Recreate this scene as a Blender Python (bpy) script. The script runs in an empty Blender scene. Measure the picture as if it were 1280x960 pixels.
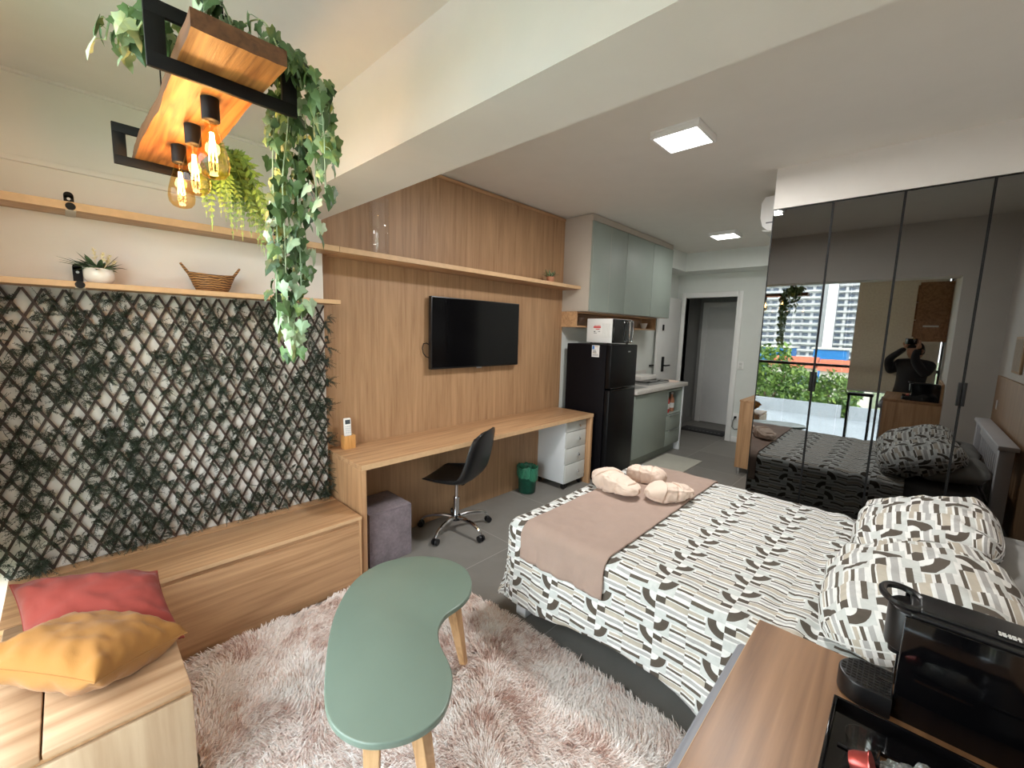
import bpy, bmesh, math, random
from mathutils import Vector, Matrix, noise
R = random.Random(7)
S = bpy.context.scene
COL = S.collection
PI = math.pi

# ------------------------------------------------------------------ helpers
def lin(r, g, b):
    f = lambda c: ((c/255+0.055)/1.055)**2.4 if c > 10 else c/255/12.92
    return (f(r), f(g), f(b), 1.0)

class MB:
    """collects geometry for one mesh"""
    def __init__(s):
        s.v = []; s.f = []; s.m = []; s.uv = None; s.cur = 0
    def add(s, verts, faces):
        o = len(s.v)
        s.v += [tuple(p) for p in verts]
        s.f += [tuple(i+o for i in f) for f in faces]
        s.m += [s.cur]*len(faces)
        return o
    def box(s, x0, x1, y0, y1, z0, z1, b=0.0, seg=2, rot=None, piv=None):
        if x0 > x1: x0, x1 = x1, x0
        if y0 > y1: y0, y1 = y1, y0
        if z0 > z1: z0, z1 = z1, z0
        bm = bmesh.new()
        bmesh.ops.create_cube(bm, size=1.0)
        for v in bm.verts:
            v.co = Vector(((x0+x1)/2+v.co.x*(x1-x0), (y0+y1)/2+v.co.y*(y1-y0), (z0+z1)/2+v.co.z*(z1-z0)))
        if b > 0:
            b = min(b, 0.45*min(x1-x0, y1-y0, z1-z0))
            bmesh.ops.bevel(bm, geom=list(bm.edges), offset=b, segments=seg, profile=0.5, affect='EDGES')
        if rot is not None:
            pv = Vector(piv) if piv else Vector(((x0+x1)/2, (y0+y1)/2, (z0+z1)/2))
            for v in bm.verts: v.co = rot @ (v.co-pv) + pv
        s._bm(bm)
        return s
    def _bm(s, bm):
        bm.verts.index_update()
        s.add([v.co[:] for v in bm.verts], [[v.index for v in f.verts] for f in bm.faces])
        bm.free()
    def cyl(s, p0, p1, r0, r1=None, n=16, caps=True):
        r1 = r0 if r1 is None else r1
        p0 = Vector(p0); p1 = Vector(p1); d = (p1-p0).normalized()
        a = d.orthogonal().normalized(); c = d.cross(a)
        vs = []
        for p, r in ((p0, r0), (p1, r1)):
            for i in range(n):
                t = 2*PI*i/n
                vs.append(p+(a*math.cos(t)+c*math.sin(t))*r)
        fs = [(i, (i+1) % n, n+(i+1) % n, n+i) for i in range(n)]
        if caps: fs += [tuple(range(n-1, -1, -1)), tuple(range(n, 2*n))]
        s.add(vs, fs); return s
    def tube(s, pts, r, n=8, closed=False, caps=True):
        pts = [Vector(p) for p in pts]; k = len(pts)
        rs = r if isinstance(r, (list, tuple)) else [r]*k
        up = None; vs = []
        for i, p in enumerate(pts):
            if closed: d = (pts[(i+1) % k]-pts[i-1]).normalized()
            else: d = (pts[min(i+1, k-1)]-pts[max(i-1, 0)]).normalized()
            if up is None: up = d.orthogonal().normalized()
            up = (up-d*up.dot(d))
            up = up.normalized() if up.length > 1e-6 else d.orthogonal().normalized()
            c = d.cross(up)
            for j in range(n):
                t = 2*PI*j/n
                vs.append(p+(up*math.cos(t)+c*math.sin(t))*rs[i])
        fs = []
        for i in range(k if closed else k-1):
            a = i*n; b = ((i+1) % k)*n
            for j in range(n): fs.append((a+j, a+(j+1) % n, b+(j+1) % n, b+j))
        if not closed and caps: fs += [tuple(range(n-1, -1, -1)), tuple(range((k-1)*n, k*n))]
        s.add(vs, fs); return s
    def lathe(s, prof, c=(0, 0, 0), n=24, caps=(True, True)):
        c = Vector(c); vs = []; k = len(prof)
        for r, z in prof:
            for j in range(n):
                t = 2*PI*j/n
                vs.append(c+Vector((r*math.cos(t), r*math.sin(t), z)))
        fs = []
        for i in range(k-1):
            for j in range(n): fs.append((i*n+j, i*n+(j+1) % n, (i+1)*n+(j+1) % n, (i+1)*n+j))
        if caps[0]: fs.append(tuple(range(n-1, -1, -1)))
        if caps[1]: fs.append(tuple(range((k-1)*n, k*n)))
        s.add(vs, fs); return s
    def prism(s, poly, z0, z1, b=0.0):
        bm = bmesh.new()
        vs = [bm.verts.new((x, y, z0)) for x, y in poly]
        f = bm.faces.new(vs)
        r = bmesh.ops.extrude_face_region(bm, geom=[f])
        for e in r['geom']:
            if isinstance(e, bmesh.types.BMVert): e.co.z = z1
        bmesh.ops.recalc_face_normals(bm, faces=bm.faces)
        if b > 0:
            ed = [e for e in bm.edges if abs(e.verts[0].co.z-e.verts[1].co.z) < 1e-6]
            bmesh.ops.bevel(bm, geom=ed, offset=b, segments=3, profile=0.5, affect='EDGES')
        s._bm(bm); return s
    def grid(s, fn, nu, nv, uvfn=None, cu=False, cv=False):
        o = len(s.v)
        for i in range(nu):
            for j in range(nv): s.v.append(tuple(fn(i, j)))
        mu = nu if cu else nu-1; mv = nv if cv else nv-1
        if uvfn is not None and s.uv is None: s.uv = {}
        for i in range(mu):
            for j in range(mv):
                a, b = (i+1) % nu, (j+1) % nv
                if uvfn is not None: s.uv[len(s.f)] = [uvfn(i, j), uvfn(i+1, j), uvfn(i+1, j+1), uvfn(i, j+1)]
                s.f.append((o+i*nv+j, o+a*nv+j, o+a*nv+b, o+i*nv+b)); s.m.append(s.cur)
        return s
    def face(s, pts):
        s.add(pts, [tuple(range(len(pts)))]); return s
    def xf(s, mat):
        s.v = [tuple(mat @ Vector(p)) for p in s.v]; return s
    def build(s, name, mat, parent=None, ang=35, local=False, **kw):
        me = bpy.data.meshes.new(name)
        off = Vector((0, 0, 0))
        if parent is not None and not local:
            off = world_loc(parent)
        elif parent is None and kw.get('org') is not None:
            off = Vector(kw['org'])
        me.from_pydata([tuple(Vector(p)-off) for p in s.v], [], s.f)
        mats = mat if isinstance(mat, (list, tuple)) else [mat]
        for m in mats: me.materials.append(m)
        if len(mats) > 1: me.polygons.foreach_set('material_index', s.m)
        if s.uv is not None:
            ul = me.uv_layers.new(name='UVMap')
            for p in me.polygons:
                q = s.uv.get(p.index)
                if q:
                    for k, li in enumerate(p.loop_indices): ul.data[li].uv = q[k]
        me.validate()
        me.update()
        if ang:
            me.polygons.foreach_set('use_smooth', [True]*len(me.polygons))
            me.set_sharp_from_angle(angle=math.radians(ang))
        o = bpy.data.objects.new(name, me)
        COL.objects.link(o)
        if parent is not None: o.parent = parent
        else: o.location = off
        return o

def world_loc(o):
    p = Vector((0, 0, 0))
    while o is not None:
        p += Vector(o.location); o = o.parent
    return p

def tag(o, label=None, cat=None, group=None, kind=None):
    if label: o['label'] = label
    if cat: o['category'] = cat
    if group: o['group'] = group
    if kind: o['kind'] = kind
    return o

def thing(name, label, cat, loc=(0, 0, 0), group=None):
    o = bpy.data.objects.new(name, None); COL.objects.link(o)
    o.location = loc; o.empty_display_size = 0.1
    return tag(o, label, cat, group)

def copy_tree(o, parent=None):
    c = o.copy(); COL.objects.link(c)
    if parent is not None: c.parent = parent
    for ch in list(o.children): copy_tree(ch, c)
    return c

def struct(name, mb, mat, ang=35):
    return tag(mb.build(name, mat, ang=ang), kind='structure')

def mix(a, b, t): return a+(b-a)*t
def smooth(t):
    t = max(0, min(1, t)); return t*t*(3-2*t)
def fbm(x, y, z=0.0, o=3): return noise.fractal((x, y, z), 0.8, 2.0, o)

# ------------------------------------------------------------------ materials
class NT:
    def __init__(s, name):
        s.mat = bpy.data.materials.new(name); s.mat.use_nodes = True
        s.n = s.mat.node_tree; s.n.nodes.clear()
        s.out = s.n.nodes.new('ShaderNodeOutputMaterial')
    def node(s, t, ins=None, **props):
        nd = s.n.nodes.new(t)
        for k, v in props.items(): setattr(nd, k, v)
        for k, v in (ins or {}).items():
            if hasattr(v, 'is_output') and v.is_output: s.n.links.new(v, nd.inputs[k])
            else: nd.inputs[k].default_value = v
        return nd
    def math(s, op, a, b=0.0, c=0.0, clamp=False):
        return s.node('ShaderNodeMath', {0: a, 1: b, 2: c}, operation=op, use_clamp=clamp).outputs[0]
    def mixc(s, f, a, b, mode='MIX'):
        nd = s.node('ShaderNodeMix', data_type='RGBA', blend_type=mode)
        for k, v in ((0, f), (6, a), (7, b)):
            if hasattr(v, 'is_output'): s.n.links.new(v, nd.inputs[k])
            else: nd.inputs[k].default_value = v
        return nd.outputs[2]
    def ramp(s, f, stops, interp='LINEAR'):
        nd = s.node('ShaderNodeValToRGB', {0: f}); cr = nd.color_ramp; cr.interpolation = interp
        while len(cr.elements) < len(stops): cr.elements.new(0.5)
        for e, (p, c) in zip(cr.elements, stops): e.position = p; e.color = c
        return nd.outputs[0]
    def coord(s, kind='Object', scale=(1, 1, 1), rot=(0, 0, 0)):
        tc = s.node('ShaderNodeTexCoord')
        mp = s.node('ShaderNodeMapping', {'Vector': tc.outputs[kind], 'Scale': scale, 'Rotation': rot})
        return mp.outputs[0]
    def noise(s, vec, scale, detail=4, rough=0.55, dist=0.0):
        return s.node('ShaderNodeTexNoise', {'Vector': vec, 'Scale': scale, 'Detail': detail, 'Roughness': rough, 'Distortion': dist}).outputs[0]
    def bump(s, h, strength=0.2, dist=0.01):
        return s.node('ShaderNodeBump', {'Height': h, 'Strength': strength, 'Distance': dist}).outputs[0]
    def pbr(s, color, rough=0.5, metal=0.0, bump=None, **ins):
        i = {'Base Color': color, 'Roughness': rough, 'Metallic': metal}
        i.update(ins)
        if bump is not None: i['Normal'] = bump
        b = s.node('ShaderNodeBsdfPrincipled', i)
        s.n.links.new(b.outputs[0], s.out.inputs[0])
        return s.mat

def plain(name, c, rough=0.5, metal=0.0, var=0.04, scale=6.0, bump=0.0, bscale=80.0, **ins):
    t = NT(name)
    v = t.coord()
    n = t.noise(v, scale, 4)
    a = tuple(max(0, x*(1-var)) for x in c[:3])+(1,); b = tuple(min(1, x*(1+var)) for x in c[:3])+(1,)
    col = t.ramp(n, [(0.3, a), (0.7, b)])
    bp = t.bump(t.noise(v, bscale, 3), bump, 0.004) if bump else None
    return t.pbr(col, rough, metal, bp, **ins)

def wood(name, base, dark, axis='x', scale=1.0, rough=0.5, contrast=1.0, cath=0.5, bumpy=0.08):
    t = NT(name)
    al, ac = 1.3*scale, 26.0*scale
    sc = {'x': (al, ac, ac), 'y': (ac, al, ac), 'z': (ac, ac, al)}[axis]
    v = t.coord('Object', sc)
    fib = t.noise(v, 1.0, 6, 0.62, 0.3)
    v2 = t.coord('Object', tuple(x*0.22 for x in sc))
    low = t.noise(v2, 1.0, 3, 0.5, 0.6)
    rings = t.math('PINGPONG', t.math('MULTIPLY', low, 9.0), 0.5)
    rings = t.math('MULTIPLY', rings, 2.0)
    v3 = t.coord('Object', tuple(x*4 for x in sc))
    fine = t.noise(v3, 1.0, 4, 0.7)
    f = t.math('ADD', t.math('MULTIPLY', fib, 0.75), t.math('MULTIPLY', fine, 0.25))
    f = t.math('ADD', t.math('MULTIPLY', f, 1.0-0.45*cath), t.math('MULTIPLY', rings, 0.30*cath))
    lo = mix(0.5, 0.30, contrast); hi = mix(0.5, 0.62, contrast)
    mid = tuple(mix(d, b, 0.62) for d, b in zip(dark[:3], base[:3]))+(1,)
    col = t.ramp(f, [(lo-0.08, dark), (mix(lo, hi, 0.45), mid), (hi, base)])
    r = t.math('ADD', t.math('MULTIPLY', fine, 0.12), rough-0.06)
    return t.pbr(col, r, 0.0, t.bump(fib, bumpy, 0.003))

def emit(name, c, strength):
    t = NT(name)
    e = t.node('ShaderNodeEmission', {'Color': c, 'Strength': strength})
    t.n.links.new(e.outputs[0], t.out.inputs[0]); return t.mat

def clearglass(name, tint=(1, 1, 1, 1), refl=0.08, rough=0.0, fres=1.45):
    t = NT(name)
    lw = t.node('ShaderNodeLayerWeight', {'Blend': 0.5}).outputs['Facing']
    fr = t.math('MULTIPLY_ADD', t.math('POWER', lw, 4.0), 0.45, refl*0.5)
    tr = t.node('ShaderNodeBsdfTransparent', {'Color': tint})
    gl = t.node('ShaderNodeBsdfGlossy', {'Color': (1, 1, 1, 1), 'Roughness': rough})
    m = t.node('ShaderNodeMixShader', {0: fr, 1: tr.outputs[0], 2: gl.outputs[0]})
    t.n.links.new(m.outputs[0], t.out.inputs[0]); return t.mat

OAK = lin(196, 160, 124); OAKD = lin(150, 112, 80)
M = {}
M['wall'] = plain('warm_white_wall_paint', lin(222, 218, 212), 0.75, var=0.02, bump=0.03)
M['ceil'] = plain('white_ceiling_paint', lin(224, 221, 214), 0.8, var=0.015)
M['cool'] = plain('cool_white_paint', lin(218, 222, 218), 0.7, var=0.02)
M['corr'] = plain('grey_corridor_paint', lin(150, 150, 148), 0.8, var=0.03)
M['panel'] = wood('oak_wall_panel', lin(182, 146, 110), lin(128, 92, 62), 'z', 1.1, 0.5, 1.15, 0.3)
M['oakx'] = wood('oak_laminate_long', lin(200, 160, 120), lin(150, 110, 76), 'x', 1.0, 0.45, 0.9, 0.5)
M['oaky'] = wood('oak_laminate_cross', lin(198, 158, 118), lin(148, 108, 74), 'y', 1.0, 0.45, 0.9, 0.5)
M['oakz'] = wood('oak_laminate_upright', lin(194, 154, 114), lin(146, 106, 72), 'z', 1.0, 0.45, 0.9, 0.4)
M['counter'] = wood('oak_counter_board', lin(172, 130, 94), lin(112, 76, 48), 'x', 1.1, 0.42, 1.25, 0.8)
M['bench_end'] = wood('pale_oak_bench', lin(184, 152, 120), lin(148, 114, 84), 'x', 0.6, 0.45, 0.8, 0.7)
M['bench_front'] = wood('pale_oak_bench_front', lin(186, 162, 134), lin(154, 126, 98), 'z', 0.6, 0.45, 0.8, 0.7)
M['edge'] = plain('pale_oak_edge_band', lin(206, 170, 130), 0.45, var=0.06, scale=30)
M['leg'] = wood('ash_table_leg', lin(212, 172, 126), lin(170, 126, 84), 'z', 1.2, 0.45, 0.9, 0.4)
M['plank'] = wood('rough_pine_plank', lin(196, 134, 74), lin(112, 62, 26), 'y', 2.2, 0.5, 1.3, 1.0, 0.5)
M['plankside'] = wood('dark_plank_side', lin(128, 88, 58), lin(78, 50, 32), 'y', 2.0, 0.55, 1.0, 0.5, 0.3)  # top, sides and ends are a darker brown than the underside
M['bamboo'] = wood('bamboo_block', lin(214, 160, 96), lin(168, 112, 56), 'z', 2.5, 0.4, 1.0, 0.1)
M['black'] = plain('matt_black_metal', lin(20, 20, 21), 0.55, 0.0, var=0.1, **{'Specular IOR Level': 0.25})
M['blackpl'] = plain('black_plastic', lin(20, 20, 22), 0.35, var=0.1)
M['gloss'] = plain('gloss_black_plastic', lin(8, 8, 10), 0.08, var=0.1)
M['screen'] = plain('television_glass', lin(9, 9, 11), 0.12, var=0.1)
M['chrome'] = plain('polished_chrome', (0.75, 0.76, 0.78, 1), 0.12, 1.0, var=0.02)
M['steel'] = plain('brushed_steel', (0.55, 0.56, 0.57, 1), 0.35, 1.0, var=0.05)
M['whitepl'] = plain('white_plastic', lin(232, 232, 230), 0.4, var=0.02)
M['whitelam'] = plain('white_laminate', lin(226, 230, 234), 0.45, var=0.02)
M['greylam'] = plain('pale_grey_laminate', lin(206, 208, 204), 0.45, var=0.02)
M['sage'] = plain('sage_grey_lacquer', lin(146, 156, 148), 0.5, var=0.02)
M['sidegrey'] = plain('taupe_cabinet_side', lin(188, 178, 166), 0.5, var=0.03)
M['fridge'] = plain('black_fridge_enamel', lin(14, 12, 16), 0.5, var=0.08, **{'Specular IOR Level': 0.12})
M['fridged'] = plain('black_fridge_door', lin(11, 11, 13), 0.4, var=0.08, **{'Specular IOR Level': 0.2})
M['stone'] = plain('pale_granite_worktop', lin(206, 202, 196), 0.3, var=0.12, scale=90)
M['greentop'] = plain('sage_green_table_lacquer', lin(112, 128, 116), 0.32, var=0.02)
M['pine'] = plain('white_painted_pine', lin(226, 226, 230), 0.5, var=0.04)
def blind_mat():
    t = NT('ivory_blind_fabric')
    n = t.noise(t.coord(), 40.0, 3)
    c = t.ramp(n, [(0.3, lin(210, 200, 186)), (0.7, lin(222, 212, 198))])
    d = t.node('ShaderNodeBsdfDiffuse', {'Color': c}); q = t.node('ShaderNodeBsdfTranslucent', {'Color': c})
    x = t.node('ShaderNodeMixShader', {0: 0.30, 1: d.outputs[0], 2: q.outputs[0]})
    t.n.links.new(x.outputs[0], t.out.inputs[0]); return t.mat
M['blind'] = blind_mat()
M['dark'] = plain('dark_bronze_frame', lin(52, 48, 44), 0.4, var=0.05)
M['greyblue'] = plain('blue_grey_panel', lin(136, 138, 146), 0.5, var=0.03)
M['mattress'] = plain('grey_mattress_fabric', lin(128, 128, 132), 0.9, var=0.08, bump=0.2, bscale=300)
M['greypillow'] = plain('grey_pillow_cotton', lin(150, 148, 144), 0.9, var=0.05, bump=0.15, bscale=200)
M['ceramic'] = plain('white_ceramic', lin(238, 234, 228), 0.25, var=0.02)
M['terracotta'] = plain('terracotta_pot', lin(186, 128, 98), 0.7, var=0.08)
M['red'] = plain('red_print', lin(206, 40, 44), 0.5)
M['blueprint'] = plain('blue_print', lin(60, 120, 190), 0.5)
M['greyprint'] = plain('grey_print', lin(110, 110, 112), 0.5)
M['yellowprint'] = plain('ochre_print', lin(190, 150, 60), 0.5)
M['lcd'] = plain('remote_display', lin(70, 78, 84), 0.2)
M['button'] = plain('remote_button', lin(196, 200, 206), 0.5)
M['copper'] = plain('red_foil_capsule', lin(206, 96, 92), 0.3, 0.8)
M['glass'] = clearglass('window_glass', (0.93, 0.96, 0.95, 1))
M['clear'] = clearglass('clear_glass', (0.98, 0.98, 0.98, 1))
M['bulbglass'] = clearglass('amber_bulb_glass', (1.0, 0.80, 0.52, 1), 0.05)
M['led'] = emit('ceiling_light_diffuser_glow', (1.0, 0.97, 0.93, 1), 5.0)
M['filament'] = emit('bulb_filament_glow', (1.0, 0.55, 0.20, 1), 90.0)

def mirror_mat():
    t = NT('smoked_mirror')
    c = t.noise(t.coord('Object', (1, 1, 1)), 0.8, 2)
    col = t.ramp(c, [(0.0, (0.195, 0.197, 0.195, 1)), (1.0, (0.21, 0.212, 0.21, 1))])
    return t.pbr(col, 0.012, 1.0)
M['mirror'] = mirror_mat()

def floor_mat():
    t = NT('grey_porcelain_floor_tile')
    tc = t.node('ShaderNodeTexCoord').outputs['Object']
    sep = t.node('ShaderNodeSeparateXYZ', {0: tc})
    T = 0.76
    u = t.math('DIVIDE', t.math('ADD', sep.outputs[0], 20*T-2.96), T)
    v = t.math('DIVIDE', t.math('ADD', sep.outputs[1], 20*T-0.50), T)
    fu, fv = t.math('FRACT', u), t.math('FRACT', v)
    g = 0.0028
    m = None
    for f in (fu, fv):
        a = t.math('LESS_THAN', f, g); b = t.math('GREATER_THAN', f, 1-g)
        k = t.math('MAXIMUM', a, b); m = k if m is None else t.math('MAXIMUM', m, k)
    cell = t.node('ShaderNodeCombineXYZ', {0: t.math('FLOOR', u), 1: t.math('FLOOR', v)}).outputs[0]
    wn = t.node('ShaderNodeTexWhiteNoise', {'Vector': cell}).outputs[0]
    n = t.noise(tc, 5.0, 6, 0.6)
    k = t.math('ADD', t.math('MULTIPLY', n, 0.7), t.math('MULTIPLY', wn, 0.3))
    col = t.ramp(k, [(0.2, lin(120, 117, 112)), (0.8, lin(138, 135, 130))])
    col = t.mixc(m, col, lin(166, 163, 158))
    return t.pbr(col, t.math('ADD', t.math('MULTIPLY', n, 0.12), 0.42), 0.0, t.bump(t.math('SUBTRACT', 1.0, m), 0.2, 0.002), **{'Specular IOR Level': 0.35})
M['floor'] = floor_mat()

def quilt_mat(name, W, H, bright=1.0):
    """printed cotton: columns of bars with quarter rings"""
    t = NT(name)
    uv = t.node('ShaderNodeTexCoord').outputs['UV']
    sp = t.node('ShaderNodeSeparateXYZ', {0: uv})
    u = t.math('DIVIDE', t.math('ADD', sp.outputs[0], 100*W), W)
    v = t.math('DIVIDE', t.math('ADD', sp.outputs[1], 100*H), H)
    cu = t.math('FLOOR', u); fu0 = t.math('FRACT', u)
    odd = t.math('MODULO', cu, 2.0)
    fv = t.math('FRACT', t.math('ADD', v, t.math('MULTIPLY', odd, 0.45)))
    fu = t.math('ABSOLUTE', t.math('SUBTRACT', odd, fu0))
    def band(a, b, x, lo, hi):
        return t.math('MULTIPLY', t.math('GREATER_THAN', x, lo), t.math('LESS_THAN', x, hi))
    def rect(u0, u1, v0, v1):
        return t.math('MULTIPLY', band(0, 0, fu, u0, u1), band(0, 0, fv, v0, v1))
    white = lin(232, 233, 231); pale = lin(206, 210, 208); grey = lin(178, 178, 177)
    beige = lin(190, 182, 168); dk = lin(92, 84, 74); dk2 = lin(84, 76, 67)
    col = white
    for (u0, u1, v0, v1, c) in [
        (0, 1, 0.0, 0.09, pale), (0, 0.64, 0.09, 0.17, dk), (0.64, 1, 0.06, 0.20, pale),
        (0, 1, 0.24, 0.33, grey), (0, 0.7, 0.38, 0.50, beige), (0.7, 1, 0.38, 0.52, dk2), (0, 0.72, 0.52, 0.57, dk),
        (0.0, 0.62, 0.66, 0.74, grey), (0.0, 0.5, 0.80, 0.86, dk), (0.5, 1.0, 0.60, 1.0, pale), (0.0, 0.45, 0.90, 0.97, beige)]:
        col = t.mixc(rect(u0, u1, v0, v1), col, c)
    # quarter ring in the free corner
    du = t.math('MULTIPLY', t.math('SUBTRACT', 1.0, fu), W)
    dv = t.math('MULTIPLY', t.math('SUBTRACT', 1.0, fv), H)
    d = t.math('SQRT', t.math('ADD', t.math('MULTIPLY', du, du), t.math('MULTIPLY', dv, dv)))
    ro = 0.47*W
    col = t.mixc(t.math('MULTIPLY', t.math('LESS_THAN', d, ro), rect(0.5, 1, 0.60, 1)), col, dk2)
    col = t.mixc(t.math('MULTIPLY', t.math('LESS_THAN', d, ro*0.5), rect(0.5, 1, 0.60, 1)), col, white)
    n = t.noise(t.coord('UV'), 26.0, 5, 0.65, 1.0)
    k = t.ramp(n, [(0.3, (0.84, 0.85, 0.85, 1)), (0.6, (1, 1, 1, 1))])
    col = t.mixc(1.0, col, k, 'MULTIPLY')
    wv = t.noise(t.coord('UV'), 600.0, 2)
    return t.pbr(col, 0.85, 0.0, t.bump(wv, 0.15, 0.001))
M['quilt'] = quilt_mat('printed_quilt_cotton', 0.132, 0.168)
M['sham'] = quilt_mat('printed_pillow_cotton', 0.118, 0.150)

def fabric(name, c, var=0.1, scale=300, bump=0.3):
    t = NT(name)
    v = t.coord('Object')
    n = t.noise(v, 9.0, 5, 0.6); w = t.noise(v, scale, 2)
    k = t.math('ADD', t.math('MULTIPLY', n, 0.6), t.math('MULTIPLY', w, 0.4))
    a = tuple(x*(1-var) for x in c[:3])+(1,); b = tuple(min(1, x*(1+var)) for x in c[:3])+(1,)
    return t.pbr(t.ramp(k, [(0.3, a), (0.7, b)]), 0.9, 0.0, t.bump(w, bump, 0.002), **{'Sheen Weight': 0.12})
M['throw'] = fabric('dusty_pink_throw', lin(162, 140, 128), 0.07)
M['towel'] = fabric('cream_towel_terry', lin(226, 204, 188), 0.06, 500, 0.5)
M['yellow'] = fabric('mustard_cushion_linen', lin(146, 98, 38), 0.06, 500)
M['redc'] = fabric('brick_red_cushion_linen', lin(134, 50, 40), 0.06, 500)
M['velvet'] = fabric('grey_velvet', lin(122, 112, 118), 0.35, 60, 0.1)
M['jacket'] = fabric('black_jacket', lin(30, 30, 33), 0.2)
M['trousers'] = fabric('dark_trousers', lin(36, 38, 44), 0.2)
M['hair'] = plain('dark_hair', lin(22, 18, 16), 0.5, var=0.2)
M['skin'] = plain('skin', lin(196, 148, 120), 0.55, var=0.05)
M['navy'] = fabric('navy_upholstery', lin(38, 46, 66), 0.15)
M['kitchenmat'] = fabric('pale_woven_mat', lin(186, 184, 172), 0.08)
M['doormat'] = fabric('black_doormat', lin(26, 26, 28), 0.3)

def leafmat(name, c1, c2, c3=None):
    t = NT(name)
    g = t.node('ShaderNodeNewGeometry')
    rnd = g.outputs['Random Per Island']
    n = t.noise(t.coord('Object'), 60.0, 3)
    k = t.math('ADD', t.math('MULTIPLY', rnd, 0.7), t.math('MULTIPLY', n, 0.3))
    st = [(0.1, c1), (0.75, c2)] + ([(0.95, c3)] if c3 else [])
    return t.pbr(t.ramp(k, st), 0.5, **{'Transmission Weight': 0.0, 'Subsurface Weight': 0.0})
M['ivy'] = leafmat('ivy_leaf', lin(44, 74, 44), lin(104, 136, 82), lin(196, 196, 96))
M['ivypale'] = leafmat('variegated_ivy_leaf', lin(140, 170, 136), lin(190, 210, 172), lin(206, 214, 130))
M['fern'] = leafmat('fern_frond', lin(64, 98, 34), lin(126, 158, 62))
M['cypress'] = leafmat('artificial_cypress_sprig', lin(20, 30, 22), lin(44, 58, 42), lin(62, 74, 50))
M['agave'] = leafmat('potted_plant_leaf', lin(38, 58, 42), lin(78, 104, 72))
M['flower'] = leafmat('cream_flower', lin(232, 218, 160), lin(246, 238, 200))
M['snake'] = leafmat('striped_leaf', lin(36, 50, 38), lin(150, 170, 130))
M['lattice'] = wood('dark_brown_lattice_slat', lin(66, 48, 40), lin(34, 26, 22), 'z', 1.0, 0.6, 0.8, 0.2)

def wicker_mat():
    t = NT('woven_wicker')
    w = t.node('ShaderNodeTexWave', {'Vector': t.coord('Object', (1, 1, 1)), 'Scale': 28.0, 'Distortion': 5.0, 'Detail': 2.0}, bands_direction='Z')
    n = t.noise(t.coord('Object'), 120.0, 3)
    k = t.math('ADD', t.math('MULTIPLY', w.outputs['Fac'], 0.6), t.math('MULTIPLY', n, 0.4))
    return t.pbr(t.ramp(k, [(0.2, lin(78, 48, 24)), (0.8, lin(176, 128, 76))]), 0.6, 0, t.bump(w.outputs['Fac'], 0.6, 0.004))
M['wicker'] = wicker_mat()

def bin_mat():
    t = NT('green_bin_liner')
    n = t.noise(t.coord('Object', (14, 14, 3)), 3.0, 5, 0.7, 1.5)
    return t.pbr(t.ramp(n, [(0.3, lin(14, 74, 54)), (0.7, lin(70, 150, 118))]), 0.3, 0, t.bump(n, 0.6, 0.01))
M['binliner'] = bin_mat()
M['bin'] = plain('dark_green_mesh_bin', lin(14, 78, 60), 0.35, var=0.25, scale=30)

def foil_mat():
    t = NT('clear_crumpled_wrapping')
    n = t.noise(t.coord('Object'), 90.0, 4, 0.7, 2)
    b = t.node('ShaderNodeBsdfPrincipled', {'Base Color': (0.42, 0.46, 0.46, 1), 'Roughness': 0.15, 'Metallic': 0.9, 'Normal': t.bump(n, 0.9, 0.01)})
    t.n.links.new(b.outputs[0], t.out.inputs[0]); return t.mat
M['foil'] = foil_mat()

def rug_mat():
    t = NT('blush_shag_pile')
    v = t.coord('Object', (1.0, 1.0, 1.0))
    a = t.noise(v, 3.2, 4, 0.6, 0.8); b = t.noise(v, 16.0, 4, 0.6, 0.5)
    rnd = t.node('ShaderNodeNewGeometry').outputs['Random Per Island']
    k = t.math('ADD', t.math('MULTIPLY', a, 0.62), t.math('MULTIPLY', b, 0.38))
    k = t.math('ADD', k, t.math('MULTIPLY', t.math('SUBTRACT', rnd, 0.5), 0.16))
    col = t.ramp(k, [(0.36, lin(188, 150, 136)), (0.45, lin(232, 212, 202)), (0.56, lin(250, 244, 240))])
    return t.pbr(col, 0.85, 0.0)
M['rug'] = rug_mat()
# outdoors
M['grass'] = plain('lawn', lin(124, 134, 104), 0.9, var=0.3, scale=0.6)
M['paving'] = plain('pale_paving', lin(150, 156, 162), 0.8, var=0.1, scale=0.7)
M['tree'] = leafmat('tree_foliage', lin(52, 86, 46), lin(120, 150, 70), lin(160, 176, 92))
M['bark'] = plain('bark', lin(92, 76, 60), 0.9, var=0.2)
M['concrete'] = plain('tower_render', lin(206, 206, 210), 0.8, var=0.05)
M['greycon'] = plain('tower_grey_render', lin(150, 152, 160), 0.8, var=0.05)
M['winblue'] = plain('window_pane_blue', lin(86, 98, 116), 0.15, var=0.1)
M['roofred'] = plain('red_roof_tile', lin(196, 106, 78), 0.8, var=0.2, scale=2)
M['rooftop'] = plain('pale_house_wall', lin(226, 220, 210), 0.8, var=0.05)
M['bluesheet'] = plain('blue_sheet', lin(38, 122, 196), 0.5, var=0.1)
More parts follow.
